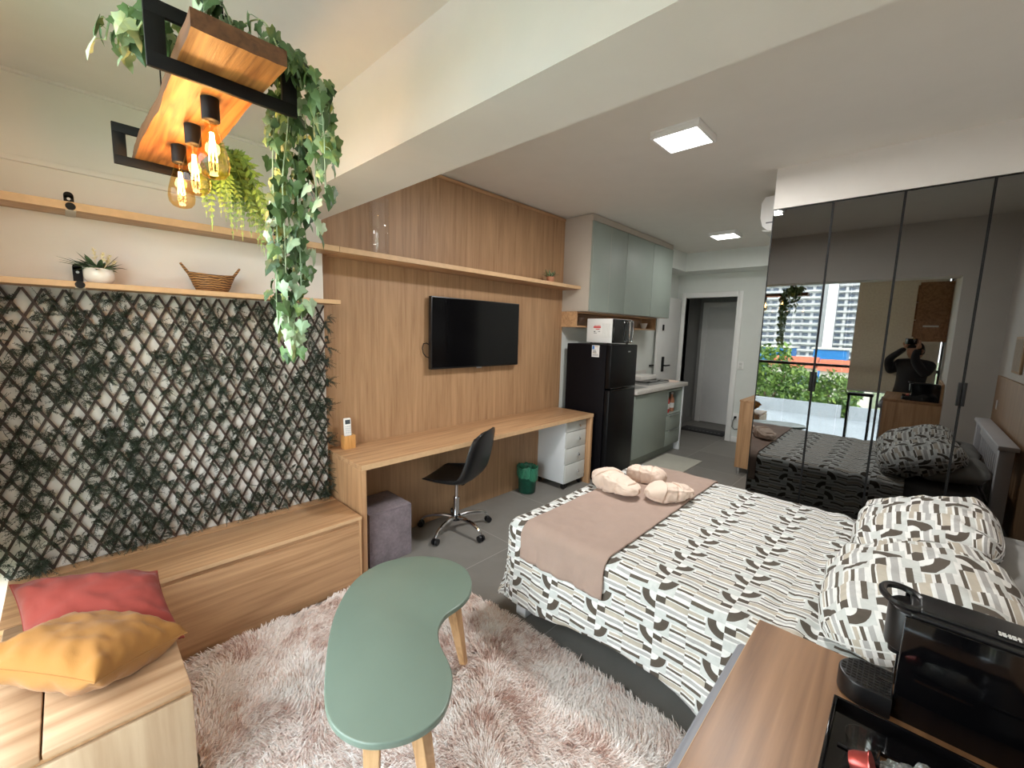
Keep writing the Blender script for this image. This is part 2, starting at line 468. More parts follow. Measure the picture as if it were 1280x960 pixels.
# ------------------------------------------------------------------ camera, world, light
cam = bpy.data.cameras.new('camera'); co = bpy.data.objects.new('camera', cam); COL.objects.link(co)
yaw, pit, rol = map(math.radians, (43.322, -7.241, 1.567))
f = Vector((math.cos(yaw)*math.cos(pit), math.sin(yaw)*math.cos(pit), math.sin(pit)))
r = Vector((math.sin(yaw), -math.cos(yaw), 0)); u = r.cross(f)
r2 = r*math.cos(rol)+u*math.sin(rol); u2 = u*math.cos(rol)-r*math.sin(rol)
mw = Matrix((r2, u2, -f)).transposed().to_4x4(); mw.translation = (0, 0, 1.6)
co.matrix_world = mw
cam.sensor_width = 36.0; cam.sensor_fit = 'HORIZONTAL'; cam.lens = 36.0*526.75/1280.0
cam.clip_start = 0.02; cam.clip_end = 900
S.camera = co
S.view_settings.view_transform = 'Standard'; S.view_settings.look = 'None'
S.view_settings.gamma = 1.0; S.view_settings.use_curve_mapping = False
S.view_settings.exposure = 0.92
S.cycles.use_denoising = True
S.cycles.max_bounces = 14; S.cycles.diffuse_bounces = 8; S.cycles.glossy_bounces = 6
S.cycles.transparent_max_bounces = 16; S.cycles.transmission_bounces = 8
S.cycles.sample_clamp_indirect = 8.0

W = bpy.data.worlds.new('daylight'); S.world = W; W.use_nodes = True
nt = W.node_tree; nt.nodes.clear()
wo = nt.nodes.new('ShaderNodeOutputWorld'); bg = nt.nodes.new('ShaderNodeBackground')
tc = nt.nodes.new('ShaderNodeTexCoord'); sx = nt.nodes.new('ShaderNodeSeparateXYZ')
cr = nt.nodes.new('ShaderNodeValToRGB')
nt.links.new(tc.outputs['Generated'], sx.inputs[0]); nt.links.new(sx.outputs[2], cr.inputs[0])
cr.color_ramp.elements[0].position = 0.0; cr.color_ramp.elements[0].color = (0.95, 0.96, 0.97, 1)
cr.color_ramp.elements[1].position = 0.7; cr.color_ramp.elements[1].color = (0.86, 0.92, 1.0, 1)
nt.links.new(cr.outputs[0], bg.inputs[0]); bg.inputs[1].default_value = 5.6
nt.links.new(bg.outputs[0], wo.inputs[0])

def light(name, kind, loc, energy, color=(1, 1, 1), size=0.1, rot=(0, 0, 0), **kw):
    l = bpy.data.lights.new(name, kind); l.energy = energy; l.color = color
    if kind == 'AREA':
        l.shape = 'RECTANGLE'; l.size = size[0]; l.size_y = size[1]
    elif kind == 'POINT': l.shadow_soft_size = size
    elif kind == 'SUN': l.angle = size
    for k, v in kw.items(): setattr(l, k, v)
    o = bpy.data.objects.new(name, l); COL.objects.link(o); o.location = loc; o.rotation_euler = rot
    return o
sun = light('sun', 'SUN', (30, 0, 40), 8.0, (1, 0.95, 0.86), 0.02)
sun.rotation_euler = Vector((-0.62, 0.22, -0.72)).to_track_quat('-Z', 'Y').to_euler()
po = light('window_portal', 'AREA', (-0.52, 1.25, 1.25), 1.0, size=(2.5, 3.0))
po.rotation_euler = Vector((1, 0, 0)).to_track_quat('-Z', 'Y').to_euler()
po.data.cycles.is_portal = True
# the two ceiling panels and the three filament bulbs are lamps of the room
for x, y, e in ((2.68, 1.15, 25.0), (5.50, 1.76, 4.5)):
    light('ceiling_panel_light', 'AREA', (x, y, 2.755), e, (1.0, 0.98, 0.95), (0.25, 0.25))
for y in (1.40, 1.62, 1.84):
    light('filament_light', 'POINT', (0.305, y, 2.06), 1.0, (1.0, 0.66, 0.36), 0.02)

# ------------------------------------------------------------------ the room
H1, H2, HM = 2.60, 2.26, 2.815     # balcony ceiling, beam underside, main ceiling
struct('floor', MB().box(-0.5, 8.3, -0.75, 3.05, -0.12, 0.0), M['floor'])
struct('ceiling', MB().box(1.167, 7.1, -0.75, 3.05, HM, 3.0), M['ceil'])
struct('ceiling_balcony', MB().box(-0.6, 0.889, -0.75, 3.05, H1, 3.0), M['wall'])
struct('trim_1', MB().box(0.889, 1.167, -0.75, 3.05, H2, 3.0), M['wall'])
struct('wall_back', MB().box(1.167, 7.1, 2.88, 3.05, 0, HM), M['cool'])
m = MB().box(-0.6, 1.160, 2.78, 3.05, 0, H2).box(-0.6, 0.889, 2.787, 3.05, H2, H1)
struct('wall_left', m, M['wall'])
struct('trim_2', MB().box(-0.42, 0.889, 2.768, 2.79, 2.240, 2.264, 0.003), M['wall'])
struct('trim_3', MB().box(-0.42, 0.889, 2.770, 2.787, 2.588, 2.5995), M['wall'])
struct('wall_right', MB().box(1.167, 4.25, -0.75, -0.62, 0, HM), M['wall'])
struct('wall_counter', MB().box(-0.6, 1.167, -0.75, -0.285, 0, H2).box(-0.6, 0.889, -0.75, -0.285, H2, H1), M['wall'])
struct('wall_bathroom', MB().box(4.25, 7.1, -0.75, 0.85, 0, HM), M['cool'])
struct('trim_4', MB().box(3.648, 4.25, -0.62, 0.85, 2.532, HM), M['wall'])           # soffit over the wardrobe
struct('trim_5', MB().box(5.80, 6.52, 2.61, 2.88, 2.55, HM).box(6.52, 6.94, 0.85, 2.88, 2.55, HM), M['cool'])
# entry wall with its doorway
m = MB().box(6.94, 7.08, 0.85, 1.97, 0, HM).box(6.94, 7.08, 2.73, 2.9, 0, HM).box(6.94, 7.08, 1.97, 2.73, 2.19, HM)
struct('wall_entry', m, M['cool'])
m = MB()
m.box(6.915, 7.09, 1.89, 1.97, 0, 2.27, 0.006).box(6.915, 7.09, 2.73, 2.79, 0, 2.27, 0.006).box(6.915, 7.09, 1.97, 2.73, 2.19, 2.27, 0.006)
struct('trim_6', m, M['whitepl'])
struct('baseboard_entry', MB().box(6.925, 6.94, 0.86, 1.885, 0, 0.08, 0.003), M['whitepl'])
struct('baseboard_back', MB().box(5.90, 6.1, 2.868, 2.88, 0, 0.07, 0.003), M['whitepl'])
# corridor beyond the doorway
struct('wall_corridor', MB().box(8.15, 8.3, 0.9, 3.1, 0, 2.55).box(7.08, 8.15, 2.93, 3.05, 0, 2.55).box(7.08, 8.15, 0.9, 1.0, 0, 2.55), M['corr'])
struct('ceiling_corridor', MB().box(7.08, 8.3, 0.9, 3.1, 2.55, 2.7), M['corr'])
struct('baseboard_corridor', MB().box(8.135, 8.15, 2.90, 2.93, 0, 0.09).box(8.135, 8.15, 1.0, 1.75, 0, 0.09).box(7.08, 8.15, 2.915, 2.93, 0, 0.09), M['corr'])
d = tag(thing('door_1', None, None, (8.12, 2.3, 0)), kind='structure')
MB().box(8.11, 8.15, 1.86, 2.77, 0.01, 2.12, 0.004).build('door_panel', M['whitepl'], d)
m = MB().box(8.09, 8.15, 2.77, 2.86, 0, 2.2, 0.004).box(8.09, 8.15, 1.77, 1.86, 0, 2.2, 0.004).box(8.09, 8.15, 1.86, 2.77, 2.12, 2.2, 0.004)
m.build('door_frame', M['whitepl'], d)
m = MB().box(8.095, 8.11, 1.91, 1.95, 0.95, 1.2, 0.004).tube([(8.10, 1.93, 1.05), (8.06, 1.93, 1.05), (8.06, 2.05, 1.05)], 0.009)
m.build('door_handle', M['black'], d)
# entry door leaf, swung open against the kitchen wall
d = tag(thing('door_2', None, None, (6.5, 2.82, 0)), kind='structure')
m = MB().box(6.14, 6.91, 2.795, 2.835, 0.01, 2.17, 0.004)
for z in (0.45, 0.9, 1.35, 1.8): m.box(6.15, 6.90, 2.7935, 2.796, z, z+0.004)
m.build('door_panel', M['whitepl'], d)
m = MB().box(6.305, 6.37, 2.775, 2.795, 1.03, 1.26, 0.006).tube([(6.34, 2.78, 1.125), (6.34, 2.735, 1.125), (6.48, 2.735, 1.125)], 0.011)
m.tube([(6.16, 2.835, 1.13), (6.16, 2.86, 1.13), (6.04, 2.855, 1.13)], 0.011)
m.build('door_handle', M['black'], d)
MB().box(6.26, 6.31, 2.782, 2.795, 1.66, 1.75, 0.006).build('door_viewer', M['black'], d)

# window: the glazed balcony front behind the camera
w = tag(thing('window_1', None, None, (-0.45, 1.25, 0)), kind='structure')
YW = (-0.285, 0.72, 1.40, 2.08, 2.78)
m = MB()
m.box(-0.50, -0.40, -0.285, 2.78, 0.0, 0.10, 0.004).box(-0.50, -0.40, -0.285, 2.78, 2.44, 2.60, 0.004)
for y in (-0.285, 2.76): m.box(-0.49, -0.41, y, y+0.02, 0.1, 2.44)
m.build('window_frame', M['dark'], w)
MB().box(-0.485, -0.425, -0.285, 2.78, 1.195, 1.235, 0.006).build('guard_rail', M['dark'], w)
for a, b in zip(YW[:-1], YW[1:]):
    MB().box(-0.458, -0.450, a+0.004, b-0.004, 0.1, 1.195).build('lower_pane', M['glass'], w)
    MB().box(-0.468, -0.460, a+0.002, b-0.002, 1.235, 2.44).build('upper_pane', M['glass'], w)

# ------------------------------------------------------------------ outdoors, seen in the mirror
GZ = -13.0
struct('ground_outside', MB().box(-420, -3, -160, 260, GZ-1, GZ), M['grass'])
m = MB().box(-30, -17, -14, 34, GZ, -3.9)
for k in range(6): m.box(-30, -29.7, -12+k*7.6, -12+k*7.6+7.2, -3.9, -3.0)
struct('ground_terrace', m, M['paving'])
def tree(x, y, h, rad, label):
    t = thing('tree', label, 'tree', (x, y, GZ), 'garden trees below the window')
    m = MB().tube([(x, y, GZ), (x+0.2, y-0.1, GZ+h*0.3), (x, y, GZ+h*0.62)], [0.25, 0.2, 0.1], 8)
    for k in range(4):
        a = R.uniform(0, 6.28)
        m.tube([(x, y, GZ+h*0.45), (x+rad*0.5*math.cos(a), y+rad*0.5*math.sin(a), GZ+h*0.75)], [0.1, 0.04], 6)
    m.build('trunk', M['bark'], t)
    m = MB()
    for k in range(1500):
        a = R.uniform(0, 2*PI); z = R.uniform(-1, 1); q = math.sqrt(1-z*z); s = R.uniform(0.55, 1.0)**0.5
        s *= 0.75+0.35*fbm(2*q*math.cos(a)+x, 2*q*math.sin(a)+y, 2*z)
        c = Vector((x+rad*s*q*math.cos(a), y+rad*s*q*math.sin(a), GZ+h*0.68+h*0.34*s*z))
        e = Vector((R.uniform(-1, 1), R.uniform(-1, 1), R.uniform(-1, 1))).normalized(); g = e.orthogonal().normalized()
        l = R.uniform(0.18, 0.4)
        m.face([c-e*l, c+g*l*0.5, c+e*l, c-g*l*0.5])
    m.build('foliage', M['tree'], t, ang=0)
for x, y, h, rd, lab in ((-42, 10.6, 14.6, 3.6, 'tall dark tree reflected at the left of the window view'), (-40, 4.0, 10.0, 2.6, 'light green tree beyond the terrace, nearest the blind'),
        (-44, 7.0, 9.8, 2.5, 'rounded tree beyond the terrace, left of the one nearest the blind'), (-66, 7.0, 10.4, 3.4, 'tree standing before the red roof nearest the blind'),
        (-70, 12.0, 10.8, 3.6, 'tree standing before the middle red roof'), (-72, 17.4, 10.6, 3.6, 'tree standing before the red roof farthest left'), (-40, 14.6, 9.4, 3.0, 'bushy tree at the far left of the garden'),
        (-76, 22.5, 10.8, 3.4, 'small far tree at the left edge of the mirror view')):
    tree(x, y, h, rd, lab)
def tower(x, y0, ncol, nfl, label, mat):
    t = thing('apartment_tower', label, 'building', (x, y0, GZ), 'apartment towers on the horizon')
    cw, fh = 3.4, 3.0; top = GZ+6+nfl*fh
    MB().box(x-14, x, y0, y0+ncol*cw, GZ, top).build('tower_wall', mat, t)
    MB().box(x-12, x-2, y0+2, y0+ncol*cw-2, top, top+4).build('roof_house', M['greycon'], t)
    m = MB()
    for c in range(0, ncol+1, 2): m.box(x, x+0.7, y0+c*cw-0.5, y0+c*cw+0.5, GZ, top)
    m.build('pilaster', M['greycon'] if mat is M['concrete'] else M['concrete'], t)
    pw = pb = None
    for c in range(ncol):
        for k in range(nfl):
            y = y0+c*cw+cw*0.5; z = GZ+6+k*fh+1.4
            if pw is None:
                pw = MB().box(x-0.1, x+0.12, y-1.1, y+1.1, z-0.8, z+0.8).build('window', M['winblue'], t)
                ref = Vector((y, z, 0))
            else:
                c2 = pw.copy(); c2.parent = t; c2.location = (0, y-ref.x, z-ref.y); COL.objects.link(c2)
    for k in range(nfl):
        m = MB().box(x, x+1.2, y0+0.6, y0+ncol*cw-0.6, GZ+6+k*fh-0.1, GZ+6+k*fh+0.75)
        m.build('balcony', M['concrete'], t)
tower(-240, 4, 7, 13, 'grey apartment tower farthest right in the mirror view', M['greycon'])
tower(-230, 32, 7, 13, 'pale apartment tower in the middle of the mirror view', M['concrete'])
tower(-250, 60, 6, 13, 'tall pale apartment tower at the left of the mirror view', M['concrete'])
def house(x, y, w, d, h, label):
    t = thing('tiled_house', label, 'house', (x, y, GZ), 'red roofed houses before the towers')
    MB().box(x-d/2, x+d/2, y-w/2, y+w/2, GZ, GZ+h).build('house_wall', M['rooftop'], t)
    m = MB(); e = 0.6; p = [(x-d/2-e, y-w/2-e, GZ+h), (x+d/2+e, y-w/2-e, GZ+h), (x+d/2+e, y+w/2+e, GZ+h), (x-d/2-e, y+w/2+e, GZ+h), (x, y-w/2-e, GZ+h+2.4), (x, y+w/2+e, GZ+h+2.4)]
    m.add(p, [(0, 1, 4), (1, 2, 5, 4), (2, 3, 5), (3, 0, 4, 5), (3, 2, 1, 0)])
    m.build('roof', M['roofred'], t)
    for k in (-0.3, 0.3): MB().box(x+d/2, x+d/2+0.1, y+k*w-0.8, y+k*w+0.8, GZ+h*0.35, GZ+h*0.75).build('window', M['winblue'], t)
house(-112, 10, 9, 8, 7.6, 'red roofed house nearest the blind side'); house(-116, 21, 9, 9, 7.8, 'long red roofed house in the middle')
house(-108, 33, 9, 8, 7.2, 'red roofed house farthest left')
def shed(x, y, w, label):
    t = thing('blue_shed', label, 'shed', (x, y, GZ), 'blue sheeted sheds')
    MB().box(x-8, x, y-w/2, y+w/2, GZ, GZ+11.0).build('shed_wall', M['bluesheet'], t)
    MB().box(x-8.5, x+0.5, y-w/2-0.5, y+w/2+0.5, GZ+11.2, GZ+11.7).build('shed_roof', M['rooftop'], t)
shed(-168, 20, 9, 'blue sheeted shed on the right below the towers'); shed(-170, 36, 10, 'blue sheeted shed on the left below the towers')
# ------------------------------------------------------------------ television wall
t = thing('wall_panel', 'tall oak veneer panel covering the television wall up to the ceiling', 'wall panel', (2.5, 2.87, 0))
MB().box(1.170, 3.82, 2.86, 2.88, 0.0, 2.775).build('veneer_board', M['panel'], t)
MB().box(1.170, 3.82, 2.852, 2.88, 2.775, 2.805, 0.002).build('top_trim', M['oakx'], t)

t = thing('desk', 'long oak desk fixed along the panelled wall under the television', 'desk', (2.47, 2.6, 0))
MB().box(1.185, 3.765, 2.36, 2.86, 0.722, 0.757, 0.002).build('desk_top', M['oakx'], t)
MB().box(1.185, 1.218, 2.362, 2.86, 0, 0.722, 0.002).build('side_panel', M['oakz'], t)
MB().box(3.732, 3.765, 2.362, 2.86, 0, 0.722, 0.002).build('side_panel', M['oakz'], t)
MB().box(1.218, 3.732, 2.775, 2.795, 0, 0.722).build('back_panel', M['panel'], t)
MB().box(1.185, 3.765, 2.3585, 2.36, 0.722, 0.757).build('edge_band', M['edge'], t)

t = thing('television', 'flat black television mounted on the oak wall panel', 'television', (2.52, 2.80, 1.56))
MB().box(2.01, 3.04, 2.795, 2.835, 1.268, 1.855, 0.006).build('casing', M['blackpl'], t)
MB().box(2.018, 3.032, 2.7935, 2.796, 1.282, 1.847).build('screen', M['screen'], t)
MB().box(2.50, 2.56, 2.792, 2.80, 1.258, 1.27, 0.002).build('sensor_foot', M['steel'], t)
MB().box(2.3, 2.75, 2.835, 2.86, 1.4, 1.7).build('wall_bracket', M['black'], t)
m = MB().tube([(2.02, 2.82, 1.36), (1.99, 2.835, 1.37), (1.965, 2.84, 1.40), (1.96, 2.845, 1.44), (1.975, 2.85, 1.475), (2.0, 2.845, 1.48), (2.03, 2.83, 1.46)], 0.004, 6)
m.build('power_cord', M['black'], t)

def bracket(m, x, yb, z, d, up):
    # slim metal shelf bracket: rounded tab above the board, arm under it and a front clip
    m.prism([(x-0.016, yb), (x+0.016, yb), (x+0.016, yb-0.004), (x-0.016, yb-0.004)], z, z+up-0.012)
    m.cyl((x, yb, z+up-0.012), (x, yb-0.004, z+up-0.012), 0.016, 0.016, 24)
def shelf(name, label, x0, x1, yb, d, z, th, brs, up):
    t = thing(name, label, 'shelf', ((x0+x1)/2, yb-d/2, z))
    MB().box(x0, x1, yb-d, yb, z, z+th, 0.0015).build('board', M['oakx'], t)
    MB().box(x0, x1, yb-d-0.0012, yb-d, z+0.001, z+th-0.001).build('edge_band', M['edge'], t)
    for x in brs:
        m = MB(); bracket(m, x, yb, z, d, th+up)
        b = m.build('bracket', M['black'], t)
        MB().cyl((x, yb-d-0.001, z+th*0.45), (x, yb-d-0.007, z+th*0.45), 0.016, 0.014, 16).build('bracket_clip', M['black'], b)
        MB().box(x-0.016, x+0.016, yb-d-0.004, yb-0.004, z-0.003, z, 0.001).build('bracket_arm', M['sidegrey'], b)
        MB().cyl((x, yb-0.004, z+th+up*0.6), (x, yb-0.007, z+th+up*0.6), 0.006, 0.006, 10).build('screw', M['steel'], b)
    return t
shelf('wall_shelf', 'upper oak shelf on the white wall left of the panelled wall', -0.40, 1.200, 2.78, 0.16, 2.05, 0.034, (0.055, 0.90), 0.066)
shelf('wall_shelf', 'lower oak shelf running right above the leafy trellis', -0.40, 1.190, 2.78, 0.18, 1.732, 0.025, (0.060, 0.90), 0.085)
t = thing('wall_shelf', 'long oak shelf high on the panelled wall above the television', 'shelf', (2.5, 2.74, 2.05))
MB().box(1.203, 3.80, 2.62, 2.86, 2.05, 2.084, 0.0015).build('board', M['oakx'], t)
MB().box(1.203, 3.80, 2.6188, 2.62, 2.051, 2.083).build('edge_band', M['edge'], t)

# ------------------------------------------------------------------ benches
t = thing('storage_bench', 'long oak storage bench along the wall below the trellis', 'bench', (0.6, 2.56, 0))
MB().box(-0.25, 1.150, 2.345, 2.775, 0.0, 0.428).build('bench_body', M['oakx'], t)
MB().box(-0.25, 1.150, 2.335, 2.352, 0.012, 0.405, 0.002).build('front_panel', M['oakx'], t)
ld = MB().box(-0.25, 1.168, 2.333, 2.69, 0.428, 0.450, 0.003).build('lid', M['oakx'], t)
MB().box(-0.25, 1.168, 2.3316, 2.3335, 0.4295, 0.4485).build('edge_band', M['edge'], ld)
MB().box(-0.25, 1.168, 2.694, 2.775, 0.428, 0.450, 0.002).build('back_strip', M['oakx'], t)
MB().box(1.150, 1.168, 2.335, 2.775, 0.0, 0.428, 0.002).build('end_panel', M['oakz'], t)
t = thing('storage_bench', 'pale oak box bench under the yellow cushion at the bottom left', 'bench', (0, 1.95, 0))
MB().box(-0.235, 0.195, 1.575, 2.325, 0.0, 0.425).build('bench_body', M['oakz'], t)
MB().box(-0.235, 0.199, 1.560, 1.578, 0.012, 0.412, 0.003).build('front_panel', M['bench_front'], t)
MB().box(-0.124, 0.197, 1.562, 2.05, 0.427, 0.450, 0.004).build('lid', M['bench_end'], t)
MB().box(-0.237, -0.128, 1.562, 2.05, 0.427, 0.450, 0.004).build('lid', M['bench_end'], t)
MB().box(-0.237, 0.197, 2.053, 2.329, 0.427, 0.450, 0.004).build('lid', M['bench_end'], t)

# ------------------------------------------------------------------ trellis with artificial foliage
t = thing('trellis', 'dark brown lattice trellis with artificial cypress leaves on the white wall', 'trellis', (0.5, 2.75, 0.46))
X0, X1, Z0, Z1 = -0.40, 1.165, 0.455, 1.725
LW, LH = 0.0635, 0.127
for sgn, yy in ((1, 2.764), (-1, 2.757)):
    m = MB(); sl = LH/LW
    n = int((X1-X0+(Z1-Z0)/sl)/LW)+3
    for k in range(-n, n):
        # line z = Z0 + sgn*sl*(x - xk)
        xk = X0+k*LW+0.03*sgn
        pts = []
        xa, xb = (xk, xk+(Z1-Z0)/sl) if sgn > 0 else (xk-(Z1-Z0)/sl, xk)
        za = Z0 if sgn > 0 else Z1; zb = Z1 if sgn > 0 else Z0
        if xb < X0+0.02 or xa > X1-0.02: continue
        s = (zb-za)/(xb-xa)
        if xa < X0: za += (X0-xa)*s; xa = X0
        if xb > X1: zb -= (xb-X1)*s; xb = X1
        a = Vector((xa, yy, za)); b = Vector((xb, yy, zb)); d = (b-a).normalized(); q = Vector((-d.z, 0, d.x))*0.0050
        y = Vector((0, 0.0028, 0))
        m.add([a+q-y, a-q-y, b-q-y, b+q-y, a+q+y, a-q+y, b-q+y, b+q+y], [(0, 1, 2, 3), (7, 6, 5, 4), (0, 4, 5, 1), (1, 5, 6, 2), (2, 6, 7, 3), (3, 7, 4, 0)])
    m.build('lattice', M['lattice'], t, ang=0)
m = MB()
rr = random.Random(11)
def sprig(m, c, size):
    ax = Vector((rr.uniform(-1, 1), rr.uniform(-0.9, -0.1), rr.uniform(-0.9, 0.9))).normalized()
    for k in range(rr.randint(5, 7)):
        d = (ax+Vector((rr.uniform(-1, 1), rr.uniform(-0.6, 0.3), rr.uniform(-1, 1)))*0.95).normalized()
        L = size*rr.uniform(0.6, 1.15); bend = Vector((rr.uniform(-1, 1), rr.uniform(-0.5, 0.2), rr.uniform(-1.2, 0.4)))*0.35
        side = d.orthogonal().normalized(); side.rotate(Matrix.Rotation(rr.uniform(0, 6.28), 3, d))
        prev = c.copy(); n = 6
        for i in range(1, n+1):
            s = i/n; p = c+d*L*s+bend*L*s*s
            if p.y > 2.772: p.y = 2.772
            w = 0.0012
            m.face([prev-side*w, prev+side*w, p+side*w*0.7, p-side*w*0.7])
            dd = (p-prev).normalized()
            for sg in (1, -1):
                tip = p+(dd*0.8+side*sg*0.75+Vector((0, rr.uniform(-.4, .4), rr.uniform(-.2, .2)))).normalized()*size*(0.30-0.14*s)
                if tip.y > 2.774: tip.y = 2.774
                q = (p+tip)*0.5; o = (tip-p).cross(Vector((0.1, 1, 0.1))).normalized()*0.0012
                m.face([p, q+o, tip, q-o])
            prev = p
nspr = 0
while nspr < 1250:
    x = rr.uniform(X0+0.01, X1+0.005); z = rr.uniform(Z0+0.015, Z1-0.02)
    den = 0.62+0.6*fbm(x*3.2+4, z*3.2)
    if z < Z0+0.12: den += 0.3
    if x > X1-0.06: den += 0.35
    if z > Z1-0.05: den += 0.15
    if rr.random() > den: continue
    sprig(m, Vector((x, 2.752, z)), rr.uniform(0.036, 0.062)); nspr += 1
tag(m.build('foliage', M['cypress'], t, ang=0), kind='stuff')

# ------------------------------------------------------------------ small things on the shelves
def blade(m, p, d, up, L, w, droop, n=5):
    d = Vector(d).normalized(); side = d.cross(Vector((0, 0, 1)))
    side = side.normalized() if side.length > 1e-4 else Vector((1, 0, 0))
    pr = None
    for i in range(n+1):
        s = i/n; q = Vector(p)+d*L*s+Vector((0, 0, -droop*L*s*s)); ww = w*(math.sin(PI*min(1, 0.18+0.82*s))**0.8)
        a, b, c = q-side*ww, q+Vector((0, 0, -ww*0.35)), q+side*ww
        if pr is not None: m.add([pr[0], pr[1], b, a], [(0, 1, 2, 3)]); m.add([pr[1], pr[2], c, b], [(0, 1, 2, 3)])
        pr = (a, b, c)
t = thing('potted_plant', 'white bowl pot with dark leaves and cream flower spikes on the lower shelf', 'plant', (0.125, 2.675, 1.757))
c = (0.125, 2.675, 1.757)
MB().lathe([(0.030, 0), (0.040, 0.004), (0.050, 0.022), (0.0515, 0.042), (0.047, 0.062), (0.044, 0.066), (0.040, 0.062), (0.040, 0.05)], c, 28, (True, True)).build('pot', M['ceramic'], t, ang=50)
m = MB()
for k in range(64):
    a = R.uniform(0, 2*PI); e = R.uniform(0.35, 1.8)
    blade(m, (c[0]+0.01*math.cos(a), c[1]+0.01*math.sin(a), c[2]+0.055), (math.cos(a), math.sin(a), e), 1, R.uniform(0.06, 0.12), 0.0095, R.uniform(0.1, 0.55))
for k in range(5): blade(m, (c[0]-0.01, c[1], c[2]+0.058), (-1, R.uniform(-.4, .2), R.uniform(0.35, 0.6)), 1, R.uniform(0.12, 0.15), 0.007, 0.15)
m.build('leaves', M['agave'], t, ang=0)
for dx, dy, h in ((-0.012, 0.0, 0.155), (0.016, -0.012, 0.135), (0.040, 0.008, 0.128), (0.056, -0.006, 0.105)):
    m = MB(); b = Vector(c)+Vector((dx*0.4, dy, 0.06)); e = Vector(c)+Vector((dx, dy, h))
    m.tube([b, e], 0.0015, 5)
    for k in range(30):
        s = R.uniform(0.45, 1); a = R.uniform(0, 6.28); p = b.lerp(e, s); o = Vector((math.cos(a), math.sin(a), 0.5))*(0.009*(1.3-s)+0.003)
        m.face([p, p+o+Vector((0.003, 0, 0)), p+o*1.5, p+o+Vector((-0.003, 0.002, 0.002))])
    m.build('flower_spike', M['flower'], t, ang=0)

t = thing('wicker_basket', 'small oval wicker basket with two upright handles on the lower shelf', 'basket', (0.548, 2.685, 1.757))
m = MB(); n = 40
prof = [(0.0, 0.002), (0.055, 0.002), (0.060, 0.006), (0.068, 0.025), (0.077, 0.05), (0.086, 0.075), (0.090, 0.083), (0.084, 0.083), (0.076, 0.06), (0.066, 0.02), (0.0, 0.012)]
def bk(i, j):
    rr_, z = prof[i]; a = 2*PI*j/n; w = 1+0.02*math.sin(a*14+i*PI)
    lift = 0.010*abs(math.cos(a))**2*(z/0.083)
    return (0.548+rr_*1.18*math.cos(a)*w, 2.685+rr_*0.80*math.sin(a)*w, 1.757+z+lift)
m.grid(bk, len(prof), n, cv=True)
m.build('bowl', M['wicker'], t, ang=60)
for s in (-1, 1):
    m = MB(); x = 0.548+s*0.098
    for dy in (-0.007, 0.007):
        m.tube([(x-s*0.008, 2.685+dy, 1.757+0.075), (x+s*0.012, 2.685+dy*0.8, 1.757+0.105), (x+s*0.030, 2.685-dy*0.3, 1.757+0.132)], [0.006, 0.006, 0.005], 8)
    m.build('handle', M['wicker'], t)

t = thing('potted_plant', 'little striped leaf plant in a terracotta pot at the right end of the long shelf', 'plant', (3.43, 2.74, 2.084))
c = (3.43, 2.74, 2.084)
MB().lathe([(0.030, 0), (0.034, 0.004), (0.040, 0.062), (0.038, 0.066), (0.034, 0.06)], c, 24).build('pot', M['terracotta'], t, ang=50)
m = MB()
for k in range(14):
    a = R.uniform(0, 2*PI); blade(m, (c[0]+0.012*math.cos(a), c[1]+0.012*math.sin(a), c[2]+0.055), (math.cos(a)*0.7, math.sin(a)*0.7, R.uniform(0.4, 1.3)), 1, R.uniform(0.07, 0.12), 0.011, R.uniform(0.1, 0.4))
m.build('leaves', M['snake'], t, ang=0)

t = thing('glass_vase', 'tall clear glass cylinder vase standing on the long shelf', 'vase', (1.543, 2.75, 2.084))
MB().lathe([(0.0, 0.002), (0.066, 0.002), (0.070, 0.008), (0.070, 0.375), (0.068, 0.378), (0.066, 0.375), (0.066, 0.014), (0.0, 0.012)], (1.543, 2.75, 2.084), 40, (False, False)).build('vase_body', M['clear'], t, ang=50)

# remote control in its block
t = thing('remote_holder', 'small bamboo block holding the remote at the left end of the desk', 'holder', (1.30, 2.775, 0.757))
m = MB().box(1.262, 1.342, 2.748, 2.758, 0.757, 0.850, 0.002).box(1.262, 1.342, 2.796, 2.806, 0.757, 0.850, 0.002)
m.box(1.262, 1.272, 2.758, 2.796, 0.757, 0.850, 0.002).box(1.332, 1.342, 2.758, 2.796, 0.757, 0.850, 0.002).box(1.27, 1.334, 2.756, 2.798, 0.757, 0.765)
m.build('block', M['bamboo'], t)
t = thing('remote_control', 'white air conditioner remote standing in the bamboo block', 'remote', (1.302, 2.777, 0.766))
m = MB(); rot = Matrix.Rotation(math.radians(-4), 3, 'X'); pv = (1.302, 2.777, 0.766)
MB().box(1.276, 1.328, 2.768, 2.786, 0.766, 0.968, 0.010, rot=rot, piv=pv).build('remote_body', M['whitepl'], t)
MB().box(1.284, 1.320, 2.7665, 2.769, 0.926, 0.956, 0.001, rot=rot, piv=pv).build('display', M['lcd'], t)
for i in range(3):
    for j in range(4):
        MB().box(1.284+i*0.0135, 1.293+i*0.0135, 2.7662, 2.769, 0.862+j*0.0145, 0.871+j*0.0145, 0.001, rot=rot, piv=pv).build('button', M['button'], t)

